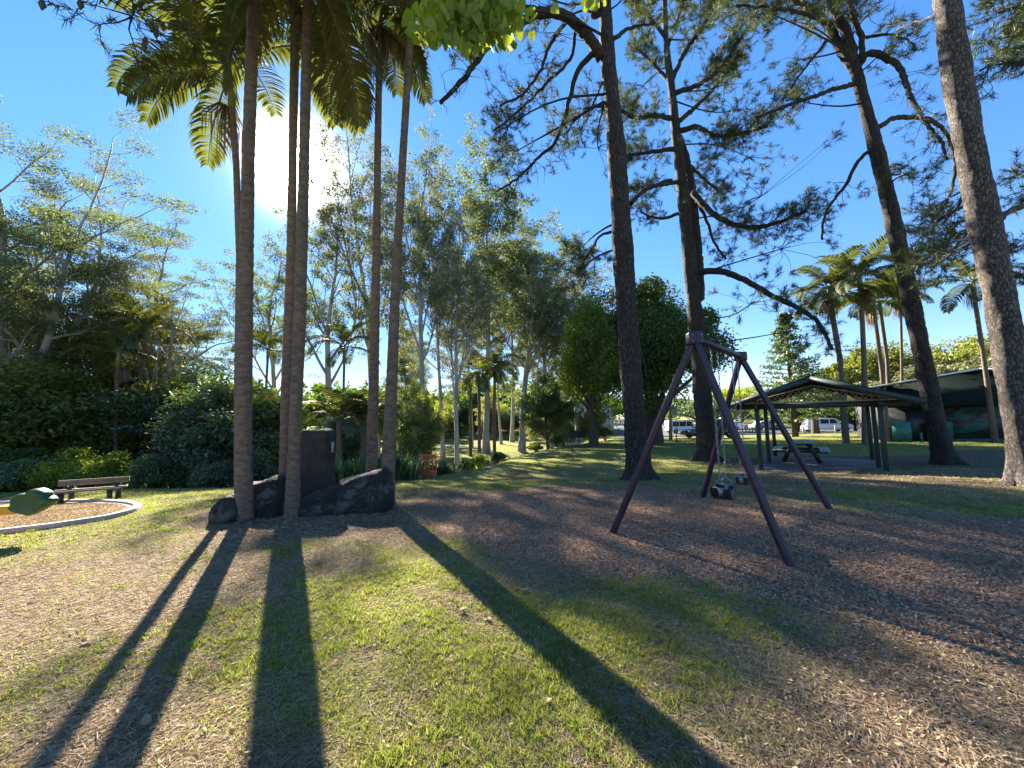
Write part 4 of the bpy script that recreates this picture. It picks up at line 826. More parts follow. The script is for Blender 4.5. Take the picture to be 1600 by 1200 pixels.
# ------------------------------------------------------------------ picnic shelter and table
def shelter():
    FL = G(1190, 737); uy = nz(np.array([490, 600, 0])); ux = np.array([uy[1], -uy[0], 0]); Wd = 3.0; FR_ = FL+ux*Wd; b = (FL+FR_)/2; D = 4.5
    zg = T(*(b+uy*D/2)[:2])+.02; o = np.array([b[0], b[1], zg])+uy*D/2; up = np.array([0, 0, 1.0])
    root = thing('picnic_shelter', o, 'open dark green picnic shelter with a low gabled roof and tan lattice gable', 'shelter')
    zb = W(1280, 638, b[1])[2]; hz = zb-zg; rise = .70
    rot = np.stack([ux, uy, up], 1)
    sb = MB(); sb.box(o+up*(-.04), (Wd+.7, D+.9, .18), rot); sb.build('slab', simple('old_slab', (.20, .17, .14), (.11, .095, .08), .95, 2, bump=.4, bscale=40), root, bevel=.01)
    for sx in (-1, 1):
        for k in (-1, 0, 1):
            MB().box(o+ux*sx*Wd/2+uy*k*D/2+up*(hz/2+.05), (.12, .12, hz-.06), rot).build('post', M['green_post'], root, bevel=.006)
    for sx in (-1, 1): MB().box(o+ux*sx*Wd/2+up*(hz+.10), (.10, D+.8, .16), rot).build('side_beam', M['green_post'], root)
    for k in (-1, 1): MB().box(o+uy*k*(D/2+.14)+up*(hz+.10), (Wd+1.2, .09, .17), rot).build('tie_beam', M['green_post'], root)
    ov = Wd/2+.82; 
    for sx in (-1, 1):
        p0 = o+up*(hz+.2+rise); p1 = o+ux*sx*ov+up*(hz+.10); dv = nz(p1-p0); nrm_ = nz(np.cross(uy, dv)); nrm_ = nrm_ if nrm_[2] > 0 else -nrm_
        rr = np.stack([dv, uy, nrm_], 1); MB().box((p0+p1)/2+nrm_*.06, (np.linalg.norm(p1-p0), D+1.2, .04), rr).build('roof', M['roofmetal'], root)
        rb = MB(); [rb.box((p0+p1)/2+nrm_*.09+uy*q, (np.linalg.norm(p1-p0)-.02, .035, .02), rr) for q in np.arange(-D/2-.5, D/2+.55, .3)]; rb.build('roof_ribs', M['roofmetal'], root)
        for k in (-1, 1): MB().box((p0+p1)/2+uy*k*(D/2+.62)+nrm_*.0, (np.linalg.norm(p1-p0)+.05, .035, .16), rr).build('barge_board', M['green_post'], root)
        for k in range(-2, 3): MB().box((p0+p1)/2+uy*k*D/5-nrm_*.03, (np.linalg.norm(p1-p0), .05, .10), rr).build('rafter', M['green_post'], root)
    MB().box(o+up*(hz+.2+rise+.09), (.22, D+1.25, .03), rot).build('ridge_cap', M['roofmetal'], root)
    for k in (-1, 1):
        ml = MB(); w = Wd/2+.35; h = rise*w/ov*.92; z0 = hz+.20; c = o+uy*k*(D/2+.16)
        def clip(x0, z0_, x1, z1_):
            ts = [t for t in np.linspace(0, 1, 60) if (z0_+(z1_-z0_)*t) >= 0 and (z0_+(z1_-z0_)*t) <= h*(1-abs(x0+(x1-x0)*t)/w)]
            if len(ts) < 3: return
            P = [c+ux*(x0+(x1-x0)*t)+up*(z0+z0_+(z1_-z0_)*t) for t in (ts[0], ts[-1])]; return P
        for i, x in enumerate(np.arange(-w-h, w+h, .14)):
            for s_, off in ((1, 0), (-1, .012)):
                r_ = clip(x, 0, x+s_*h, h)
                if r_: ml.bar(r_[0]+uy*off*k, r_[1]+uy*off*k, .01, .062, uy)
        for sx in (-1, 1): ml.bar(c+ux*sx*w+up*z0, c+up*(z0+h), .03, .04, uy)
        ml.bar(c-ux*w+up*(z0+.0), c+ux*w+up*(z0+.0), .03, .05, uy); ml.build('lattice', M['lattice'], root)
    # table
    tpos = G(1253, 727); tpos[2] = zg+.05; tx = nz(ux*1.0+uy*.05); ty = np.array([-tx[1], tx[0], 0]); tr = np.stack([tx, ty, up], 1)
    t = thing('picnic_table', tpos, 'dark framed picnic table with worn white plank top and benches under the shelter', 'table')
    tp = MB(); bs = []
    Lh = 1.7
    for k in range(5): tp.box(tpos+tx*(k-2)*.15+up*.74+ty*Lh/2, (.14, Lh, .04), tr)
    tp.build('table_top', M['plank'], t, bevel=.004)
    for s in (-1, 1):
        bn = MB(); [bn.box(tpos+tx*(s*.72+k*.15-.075)+up*.45+ty*Lh/2, (.14, Lh, .04), tr) for k in (0, 1)]; bn.build('bench_seat', M['plank'], t, bevel=.004)
    for e in (.25, Lh-.25):
        for s in (-1, 1): MB().bar(tpos+ty*e+tx*s*.55, tpos+ty*e+tx*s*.22+up*.71, .16, .13).build('leg', M['darkframe'], t)
        MB().bar(tpos+ty*(e+.06)-tx*.8+up*.40, tpos+ty*(e+.06)+tx*.8+up*.40, .06, .09).build('cross_beam', M['darkframe'], t); MB().bar(tpos+ty*(e+.06)-tx*.36+up*.685, tpos+ty*(e+.06)+tx*.36+up*.685, .06, .08).build('top_rail', M['darkframe'], t)
shelter()
# ------------------------------------------------------------------ toilet block
M['bwall'] = simple('green_mural_wall', (.030, .14, .105), (.018, .05, .045), .7, 1.1)
M['fascia'] = simple('dark_green_fascia', (.016, .028, .026), (.012, .020, .019), .9, 2, spec=.1)
M['brickdark'] = simple('dark_wall', (.03, .03, .028), (.018, .018, .018), .8, 4)
M['teal'] = simple('teal_wall', (.03, .19, .14), (.02, .10, .08), .6, 2)
M['white'] = simple('white_paint', (.75, .75, .73), (.6, .6, .58), .4, 3)
def mural():
    m, nt, N, out = nodes_mat('painted_mural')
    tcn = N('ShaderNodeTexCoord'); mp = N('ShaderNodeMapping', Vector=tcn.outputs['Object'], Scale=(.35, .35, 1.3))
    n1 = N('ShaderNodeTexNoise', Vector=mp.outputs[0], Scale=1.2, Detail=5, Distortion=1.5)
    c = ramp(N, n1.outputs[0], [(.3, (.012, .05, .05)), (.42, (.02, .14, .10)), (.5, (.05, .035, .025)), (.58, (.02, .03, .025)), (.66, (.10, .075, .045)), (.78, (.03, .17, .12))])
    p = N('ShaderNodeBsdfPrincipled', Roughness=.6); nt.links.new(c, p.inputs['Base Color']); nt.links.new(p.outputs[0], out.inputs[0]); return m
M['mural'] = mural()
def block():
    d = 24.0; L = base_at(1392, d+1.0); Rr = base_at(1640, d-2); ux = Rr-L; ux[2] = 0; Wd = np.linalg.norm(ux); ux = nz(ux); uy = np.array([-ux[1], ux[0], 0]); up = np.array([0, 0, 1.0])
    zg = T(*L[:2])-.05; o = np.array([*L[:2], zg]); root = thing('toilet_block', o, 'low green toilet block with a painted mural wall and broad skillion gable roof', 'building')
    rot = np.stack([ux, uy, up], 1); H = 2.55; D = 6.0
    def wbox(name, x0, x1, y0, y1, z0, z1, mat, par=root, bevel=0):
        return MB().box(o+ux*(x0+x1)/2+uy*(y0+y1)/2+up*(z0+z1)/2, (abs(x1-x0), abs(y1-y0), abs(z1-z0)), rot).build(name, M[mat], par, bevel=bevel)
    wbox('wall', 0, Wd, .6, D, 0, H, 'brickdark'); 
    wbox('mural_panel', Wd*.38, Wd*.97, .5, .597, .25, 2.2, 'mural'); wbox('plinth', Wd*.3, Wd, .45, .597, -.1, .245, 'bwall')
    wbox('screen_wall', .0, .9, -.4, -.25, 0, 1.35, 'teal'); wbox('screen_wall', 1.9, 3.1, .3, .45, 0, 1.3, 'bwall')
    dr = wbox('door', 1.05, 1.85, .5, .597, 0, 2.1, 'darkframe'); wbox('sign', 2.0, 2.45, .35, .4, 1.55, 1.8, 'white'); wbox('wall_lamp', 2.6, 2.7, .35, .5, 2.15, 2.25, 'white')
    wbox('bollard', .25+.9, .35+.9, -.8, -.7, 0, .7, 'teal')
    # gable roof with a wide front: apex at px 1535
    ax = Wd*(1535-1392)/(1640-1392)*1.0; zt = W(1535, 580, d-1.3)[2]-zg; ze = W(1385, 607, d+.5)[2]-zg
    poly = [(-.9, ze-.12), (-.9, ze), (ax, zt), (Wd+5, ze+.1), (Wd+5, ze-.12), (Wd*.5, H-.02)]
    rf = MB(); rf.prism([(-1.1, ze-.02), (-1.1, ze+.06), (ax, zt+.12), (Wd+5, ze+.06), (Wd+5, ze-.02), (ax, zt+.04)], ux, up, uy, o, -.9, D+.8); rf.build('roof', M['roofmetal'], root)
    ff = MB(); ff.prism([(-.7, H-.25), (-.7, ze-.03), (ax, zt+.02), (Wd+5, ze-.03), (Wd+5, H-.25)], ux, up, uy, o, -.3, -.2); ff.build('fascia', M['fascia'], root)
    fl = MB(); p0 = o+ux*-1.1+up*(ze+.10)-uy*.92; p1 = o+ux*ax+up*(zt+.16)-uy*.92; p2 = o+ux*(Wd+5)+up*(ze+.10)-uy*.92; fl.bar(p0, p1, .06, .10); fl.bar(p1, p2, .06, .10); fl.build('lit_edge_flashing', M['white'], root)  # flashing coloured white to paint in the lit roof edge
    wbox('wall', -.0, Wd, .5, .9, H-.3, H, 'fascia')
    # bare kerb and planting bed in front
block()
# ------------------------------------------------------------------ road, kerb, cars
M['asphalt'] = simple('asphalt', (.06, .06, .062), (.045, .045, .047), .9, 6, bump=.3, bscale=60)
M['glass'] = simple('car_glass', (.012, .014, .017), (.010, .012, .014), .08, 3)
M['carwhite'] = simple('white_car_paint', (.78, .78, .77), (.74, .74, .73), .18, 2); M['carblue'] = simple('dark_blue_car_paint', (.02, .035, .085), (.018, .03, .075), .15, 2); M['carsilver'] = simple('silver_car_paint', (.42, .43, .45), (.40, .41, .43), .2, 2)
M['lamp'] = simple('headlamp_lens', (.8, .8, .82), (.7, .7, .72), .1, 3); M['redlamp'] = simple('tail_lamp', (.35, .02, .02), (.3, .015, .015), .2, 3); M['rim'] = simple('alloy_rim', (.5, .5, .52), (.4, .4, .42), .3, 5, metal=.7)
def sheet(name, quad, mat, lift=.004, nx=60, ny=24, kind='structure'):
    a, b, c, d = [np.array(q, float) for q in quad]; u, v = np.meshgrid(np.linspace(0, 1, nx), np.linspace(0, 1, ny)); u = u.ravel()[:, None]; v = v.ravel()[:, None]
    P = (a*(1-u)+b*u)*(1-v)+(d*(1-u)+c*u)*v; z = terr(P[:, 0], P[:, 1])+lift
    i = np.arange(ny-1)[:, None]*nx; j = np.arange(nx-1)[None, :]; q = np.stack([i+j, i+j+1, i+nx+j+1, i+nx+j], -1).reshape(-1, 4)
    o = MB().add(np.stack([P[:, 0], P[:, 1], z], 1), q).build(name, mat, smooth=True); return tag(o, kind=kind)
sheet('road', [(14, 47), (70, 44), (90, 66), (18, 74)], M['asphalt'], .05, 90, 40)
sheet('path', [(18.3, 75), (34, 74), (60, 160), (45, 165)], M['asphalt'], .06, 30, 60)
kb = MB(); K = np.array([[14, 46.8], [42, 45.3], [70, 43.8]]); K = interp_path(K, 1.5)
for i in range(len(K)-1):
    z = T(*K[i]); z2 = T(*K[i+1]); kb.bar((*K[i], z+.06), (*K[i+1], z2+.06), .15, .18)
tag(kb.build('kerb', M['concrete']), kind='structure')
def car(px, d, heading, label, paint, kind, name='parked_car', cat='car', rear=0, s=1.0):
    b = base_at(px, d); b[2] += .06; root = thing(name, b, label, cat, 'vehicles parked along the road'); a = R(heading)
    fx = np.array([math.cos(a), math.sin(a), 0]); fy = np.array([-fx[1], fx[0], 0]); up = np.array([0, 0, 1.0]); L, Wd, H = {'ute': (5.2, 1.85, 1.85), 'suv': (4.9, 1.9, 1.85), 'sedan': (4.6, 1.8, 1.45), 'van': (5.0, 1.9, 2.0)}[kind]
    rot = np.stack([fx, fy, up], 1)
    low = [(-L/2, .45), (-L/2, .75), (-L/2+.08, .95), (L/2-.25, .98) if kind != 'sedan' else (L/2-.3, .85), (L/2-.05, .8), (L/2, .5), (L/2-.05, .32), (L/2-.35, .30), (-L/2+.1, .30)]
    cab = {'ute': [(-L/2+.1, .95), (-L/2+.22, H-.1), (-L/2+.6, H), (L/2-2.2, H-.08), (L/2-1.9, H-.15), (L/2-1.25, .98)], 'suv': [(-L/2+.05, .95), (-L/2+.3, H-.1), (-L/2+.7, H), (L/2-2.2, H-.03), (L/2-1.95, H-.1), (L/2-1.3, .98)],
           'sedan': [(-L/2+.5, .9), (-L/2+1.2, H-.08), (-L/2+1.7, H), (L/2-2.1, H-.03), (L/2-1.9, H-.08), (L/2-1.1, .88)], 'van': [(-L/2+.02, .95), (-L/2+.1, H-.1), (-L/2+.4, H), (L/2-1.6, H-.03), (L/2-1.35, H-.1), (L/2-.7, .98)]}[kind]
    bd = MB(); bd.prism(low, fx, up, fy, b, -Wd/2, Wd/2); bd.prism(cab, fx, up, fy, b, -Wd/2+.12, Wd/2-.12); bd.build('body', M[paint], root, bevel=.06)
    x0, x1 = cab[0][0]+.35, cab[-1][0]-.35; nW = 3; xs = np.linspace(x0, x1, nW+1)
    for sd_ in (-1, 1):
        for i in range(nW):
            g = MB(); g.prism([(xs[i]+.05, 1.08), (xs[i]+.05+(.08 if i == 0 else 0), H-.2), (xs[i+1]-.05-(.35 if i == nW-1 else 0), H-.22), (xs[i+1]-.05, 1.08)], fx, up, fy, b, sd_*(Wd/2-.115)-.005, sd_*(Wd/2-.115)+.005); g.build('side_window', M['glass'], root)
    pA = cab[-1]; pB = cab[-2]; g = MB(); g.bar(b+fx*(pA[0]-.06)+up*(pA[1]+.08)+fx*.035+up*.02, b+fx*(pB[0]+.06)+up*(pB[1]-.06)+fx*.035+up*.02, Wd-.45, .02, nz(fx+up)); g.build('windscreen', M['glass'], root)
    for wx in (-L/2+.85, L/2-.9):
        for sd_ in (-1, 1):
            c = b+fx*wx+up*.36+fy*sd_*(Wd/2-.10); w = thing('wheel', c, None, None); w.parent = root; w.location = tuple(c-b)
            MB().tube([c-fy*.12, c+fy*.12], .36, 20).build('tyre', M['rubber'], w, smooth=False); MB().tube([c-fy*.13, c+fy*.13], .21, 14).build('rim', M['rim'], w)
    for sd_ in (-1, 1):
        MB().box(b+fx*(L/2-.07)+fy*sd_*(Wd/2-.3)+up*.74, (.16, .36, .17), rot).build('headlight', M['lamp'], root, bevel=.02); MB().box(b-fx*(L/2-.02)+fy*sd_*(Wd/2-.12)+up*.85, (.08, .16, .28), rot).build('tail_light', M['redlamp'], root)
        MB().box(b+fx*(L/2-1.45)+fy*sd_*(Wd/2+.06)+up*1.08, (.12, .18, .14), rot).build('mirror', M['darkframe'], root)
    MB().box(b+fx*(L/2+.02)+up*.46, (.14, Wd-.2, .2), rot).build('bumper', M['darkframe'] if kind != 'sedan' else M[paint], root); MB().box(b+fx*(L/2-.01)+up*.72, (.06, .8, .2), rot).build('grille', M['darkframe'], root)
    return root
car(1292, 50, -12, 'white canopy wagon parked beyond the shelter seen under its roof', 'carwhite', 'ute')
car(1108, 38, 186, 'dark blue off roader behind the second pine trunk', 'carblue', 'suv')
car(1066, 60, 10, 'white van beyond the dark blue off roader, left of second pine', 'carwhite', 'van', name='parked_van', cat='van')
car(1150, 66, 20, 'small white car seen between the swing legs', 'carwhite', 'sedan')
car(1196, 62, 5, 'white car behind the left posts of the shelter', 'carsilver', 'sedan')
# ------------------------------------------------------------------ pole, road sign, bollards, barrier
M['polewood'] = simple('weathered_pole', (.34, .32, .27), (.22, .21, .18), .85, 6, stretch=(1, 1, .3)); M['signgrey'] = simple('sign_face', (.62, .64, .6), (.52, .54, .5), .5, 2); M['orange'] = simple('orange_plastic', (.75, .14, .05), (.6, .10, .04), .5, 5)
M['timber'] = simple('brown_timber', (.26, .19, .13), (.14, .10, .065), .8, 10, bump=.3, stretch=(.3, 1, 1)); M['yellow'] = simple('yellow_plastic', (.85, .38, .02), (.75, .32, .02), .35, 5); M['greenplastic'] = simple('green_plastic', (.022, .085, .015), (.012, .05, .010), .42, 7, bump=.15, bscale=30)
def pole():
    d = 36; b = base_at(1048, d); t = W(1047, 562, d); root = thing('power_pole', b, 'timber power pole with one crossarm before the big round tree', 'pole')
    MB().tube([b, t], [.17, .12], 10).build('shaft', M['polewood'], root, smooth=True); c = t-(0, 0, .25)
    MB().box(c+(.0, -.14, 0), (2.3, .1, .12)).build('crossarm', M['polewood'], root)
    for x in (-1, -.4, .4, 1): MB().tube([c+(x, -.14, .06), c+(x, -.14, .2)], .035, 8).build('insulator', M['white'], root)
pole()
def roadsign():
    d = 32; b = base_at(1057, d); root = thing('road_sign', b, 'back of a pale rectangular road sign with twin panels on a post', 'sign')
    t = W(1056, 632, d); MB().tube([b, t], .04, 8).build('post', M['chain'], root, smooth=True); z = W(1056, 648, d)[2]; zt = W(1056, 632, d)[2]
    for s in (-1, 1): MB().box((b[0]+s*.125+.0, b[1]-.06, (z+zt)/2), (.22, .02, zt-z)).build('panel', M['signgrey'], root)
roadsign()
bl = [(1166, 52), (1171, 54), (1176, 56), (1181, 58), (1186, 60), (1240, 45.0), (1306, 44), (1256, 45)]
bp_ = None
for i, (px, d) in enumerate(bl):
    b = base_at(px, d)
    if bp_ is None:
        m = MB(); m.tube([b-(0, 0, .1), b+(0, 0, .85)], .09, 8); bp_ = m.build('bollard', M['polewood'], loc=b); o = bp_
    else: o = bp_.copy(); COL.objects.link(o); o.location = tuple(b)
    tag(o, ['leftmost', 'second from left', 'middle', 'fourth from left', 'rightmost'][i]+' of the five low timber bollards in the far row by the road' if i < 5 else ['bollard under the shelter roof, left of the white wagon', 'bollard in front of the front wheel of the white wagon', 'bollard just left of the white wagon, closer to it than any other'][i-5], 'bollard', 'bollards beside the road')
def barrier():
    b = G(668, 741); z = T(b[0], b[1]); c = W(668, 719, 14.0 if b[1] > 15 else b[1]); b[:2] = c[:2]; z = T(b[0], b[1]); root = thing('safety_barrier', b, 'orange plastic mesh barrier among the shrubs at the creek edge', 'barrier')
    w = .66; zb, zt = z+.10, c[2]+.20; y = b[1]
    m = MB(); m.box((b[0], y, zt-.04), (w, .06, .09)); m.box((b[0], y, zb+.06), (w, .07, .22))
    for k in range(6): m.box((b[0]-w/2+.03+k*(w-.06)/5, y, (zb+zt)/2), (.045, .05, zt-zb-.1))
    m.build('panel', M['orange'], root, bevel=.006)
    for s in (-1, 1): MB().box((b[0]+s*w*.38, y, (zb+z)/2-.05), (.06, .34, zb-z+.12)).build('foot', M['orange'], root)
barrier()
# ------------------------------------------------------------------ bench, sandpit, seesaw
def bench():
    L = G(102, 783); Rr = G(186, 776); L = G(103, 786); Rr = G(183, 780); u = Rr-L; u[2] = 0; Wd = np.linalg.norm(u); u = nz(u); v = np.array([-u[1], u[0], 0]); up = np.array([0, 0, 1.0])
    zt = W(100, 751, L[1])[2]; c = (L+Rr)/2; zg = c[2]; H = zt-zg; root = thing('park_bench', c, 'timber garden bench beside the play pit in front of the hedge', 'bench')
    rot = np.stack([u, v, up], 1)
    for s in (-1, 1):
        m = MB(); e = c+u*s*(Wd/2-.03); m.box(e+v*(-.22)+up*(H*.28), (.07, .07, H*.56), rot); m.box(e+v*.10+up*H*.5, (.07, .07, H), rot); m.box(e-v*.06+up*H*.55, (.07, .42, .06), rot); m.build('leg', M['darkframe'], root)
    bk = MB(); [bk.box(c+v*(.05)+up*H*k, (Wd+.35, .03, .07), rot) for k in (.97, .85)]; bk.build('backrest', M['timber'], root)
    st = MB(); [st.box(c-v*k+up*(H*.60), (Wd+.35, .10, .035), rot) for k in (.28, .165, .05)]; st.build('seat', M['timber'], root)
bench()
def sandpit():
    A = [G(*p)[:2] for p in ((-260, 862), (0, 834), (100, 822), (170, 811), (212, 798), (216, 791), (190, 787), (120, 785), (0, 788), (-260, 800))]
    P = smooth_path([np.array([*p, 0]) for p in A], 3); Z = terr(P[:, 0], P[:, 1]); P[:, 2] = Z
    n = len(P); m = MB(); V = []; T0 = np.gradient(P, axis=0)
    for i in range(n):
        s = nz(np.array([T0[i][1], -T0[i][0], 0]))*.06
        for k, (q, h) in enumerate(((-1, -.1), (-1, .05), (-.7, .07), (.7, .07), (1, .05), (1, -.1))): V.append(P[i]+s*q+np.array([0, 0, h]))
    Q = [[6*i+k, 6*i+6+k, 6*i+7+k, 6*i+1+k] for i in range(n-1) for k in range(5)]; m.add(V, Q)
    tag(m.build('play_pit_edging', M['concrete'], smooth=False), 'curved pale concrete edging of the play pit', 'edging')
    C_ = P[:, :2].mean(0); rr = []
    ms = MB(); k = 8; pts = []
    for f in np.linspace(0, 1, k): pts.append(np.stack([C_[0]+(P[:, 0]-C_[0])*f, C_[1]+(P[:, 1]-C_[1])*f], 1))
    pts = np.vstack(pts); z = terr(pts[:, 0], pts[:, 1])+.03; q = [[a*n+i, a*n+i+1, (a+1)*n+i+1, (a+1)*n+i] for a in range(k-1) for i in range(n-1)]
    q += [[a*n+n-1, a*n, (a+1)*n, (a+1)*n+n-1] for a in range(k-1)]
    tag(ms.add(np.stack([pts[:, 0], pts[:, 1], z], 1), q).build('sand', simple('pit_sand', (.24, .13, .07), (.12, .065, .035), .95, 9, bump=.8, bscale=50), smooth=True), kind='structure')
sandpit()
def pit_chips():
    rng = np.random.default_rng(12); poly = poly_px([(-260, 850), (0, 830), (100, 819), (170, 808), (205, 797), (190, 790), (120, 788), (0, 792), (-260, 802)])
    lo, hi = poly.min(0), poly.max(0); P = rng.uniform(lo, hi, (60000, 2)); P = P[sdf(P, poly) < -.03]; m = MB()
    leaf_quads(m, np.c_[P, terr(P[:, 0], P[:, 1])+.036], .04, .016, rng, .7); tag(m.build('pit_bark_chips', M['straw']), kind='stuff')
pit_chips()
def seesaw():
    d = 5.6; c = W(52, 785, d); b = base_at(-60, d); root = thing('seesaw', b, 'yellow seesaw beam with a rounded dark green plastic leaf seat', 'seesaw'); zg = b[2]
    ang = np.linspace(0, 2*math.pi, 48, endpoint=False); pol = []
    for t in ang:
        k = 1+.07*math.cos(5*t+.6)+.03*math.cos(9*t); pol.append((.285*k*math.cos(t), .165*k*math.sin(t)+(.03 if math.cos(t) > 0 else -.01)))
    m = MB()
    n = len(pol); prof = [(-.09, .80), (-.075, .95), (-.04, 1.0), (.04, 1.0), (.075, .95), (.09, .80)]; V = []
    for t, s in prof: V += [c+np.array([p[0]*s, t, p[1]*s]) for p in pol]
    Q = [[a*n+i, a*n+(i+1) % n, (a+1)*n+(i+1) % n, (a+1)*n+i] for a in range(len(prof)-1) for i in range(n)]; m.add(V, Q); m.ng = [list(range(n)), list(range((len(prof)-1)*n, len(prof)*n))[::-1]]
    m.build('leaf_seat', M['greenplastic'], root, bevel=.01)
    e = W(20, 796, d); far = e+np.array([-1.9, 0, -.05]); MB().bar(e+(.1, 0, 0), far, .14, .12, (0, 0, 1)).build('beam', M['yellow'], root, bevel=.015)
    MB().tube([np.array([b[0], b[1], zg-.1]), np.array([b[0], b[1], e[2]])], .07, 12).build('pivot_post', M['darkframe'], root, smooth=True)
    MB().tube([e+(-.25, 0, .05), e+(-.25, 0, .28)], .018, 8).build('handle', M['darkframe'], root); 
seesaw()
# ------------------------------------------------------------------ far houses
M['render'] = simple('pale_render', (.62, .58, .52), (.52, .48, .43), .8, 1.5); M['tiles'] = simple('grey_roof_tiles', (.30, .28, .27), (.22, .20, .20), .7, 4, bump=.3)
def house(px, d, w, dep, h, rise, yaw, label, zlift=0):
    b = base_at(px, d); b[2] += zlift; root = thing('house', b, label, 'house', 'houses beyond the park'); a = R(yaw); ux = np.array([math.cos(a), math.sin(a), 0]); uy = np.array([-ux[1], ux[0], 0]); up = np.array([0, 0, 1.0]); rot = np.stack([ux, uy, up], 1)
    MB().prism([(-w/2, -.5-zlift), (w/2, -.5-zlift), (w/2, h), (0, h+rise), (-w/2, h)], ux, up, uy, b, -dep/2, dep/2).build('wall', M['render'], root)
    for s in (-1, 1):
        p0 = b+up*(h+rise+.06); p1 = b+ux*s*(w/2+.5)+up*(h-.5*rise/(w/2)+.06); dv = nz(p1-p0); nn = nz(np.cross(uy, dv)); nn = nn if nn[2] > 0 else -nn
        MB().box((p0+p1)/2+nn*.06, (np.linalg.norm(p1-p0), dep+1, .1), np.stack([dv, uy, nn], 1)).build('roof', M['tiles'], root)
    for x in (-.3, .3):
        f = MB().box(b+ux*x*w-uy*(dep/2+.04)+up*h*.55, (w*.22, .08, h*.42), rot).build('window', M['white'], root); MB().box(b+ux*x*w-uy*(dep/2+.09)+up*h*.55, (w*.19, .03, h*.36), rot).build('pane', M['glass'], f)
    dd = MB().box(b-uy*(dep/2+.04)+up*1.0, (.9, .08, 2.0), rot).build('door', M['fascia'], root)
    return root
house(746, 78, 9, 8, 3.2, 2.4, 8, 'pale gabled house seen between trunks in the middle of the far park', 1.5)
house(700, 90, 12, 8, 3.0, 1.8, -5, 'wide pale house left of the gabled house, mostly behind trunks', .8)
house(905, 70, 12, 8, 3.4, 1.6, -12, 'pale house seen left of the near pine under the dark tree', 1.0)
house(1178, 120, 16, 10, 3.0, 1.6, 4, 'low white house at the far end of the road', .5)
# distant woodland closing the horizon
def woods():
    rng = np.random.default_rng(77); ml = MB()
    for k in range(380):
        az = rng.uniform(-1.35, 1.35) if k < 200 else rng.uniform(1.35, 4.9); r = rng.uniform(95, 150) if k < 260 else rng.uniform(62, 90); az = az if k < 260 else rng.uniform(-1.2, .16); x, y = math.sin(az)*r, math.cos(az)*r; z = T(x, y); h = rng.uniform(6, 11)*(.8 if az > .35 else 1.1)
        leaf_quads(ml, dome(rng, (x, y, z+h*.45), rng.uniform(4, 8), 5, h*.55, 9, 700, .42, -.9), .9, .6, rng)
    tag(ml.build('distant_woodland', M['dense_leaf']), kind='stuff')
woods()
# creek water
def creek():
    pts = []; P = PLATEAU[:9]; P = interp_path(smooth_path(np.c_[P, np.zeros(len(P))], 2), 1.0); T0 = np.gradient(P, axis=0); V = []
    for p, t in zip(P, T0):
        s = nz(np.array([-t[1], t[0], 0]))
        for q in (4.2, 6.8): c = p+s*q; V.append([c[0], c[1], -2.25 if p[1] > 0 else 0])
    n = len(P); m, nt, N, out = nodes_mat('creek_water'); pb = N('ShaderNodeBsdfPrincipled', Roughness=.08); pb.inputs['Base Color'].default_value = (.03, .04, .03, 1)
    nn = N('ShaderNodeTexNoise', Scale=6, Detail=3); bpn = N('ShaderNodeBump', Strength=.2, Height=nn.outputs[0]); nt.links.new(bpn.outputs[0], pb.inputs['Normal']); nt.links.new(pb.outputs[0], out.inputs[0])
    tag(MB().add(V, [[2*i, 2*i+2, 2*i+3, 2*i+1] for i in range(n-1)]).build('creek', m), kind='structure')
creek()
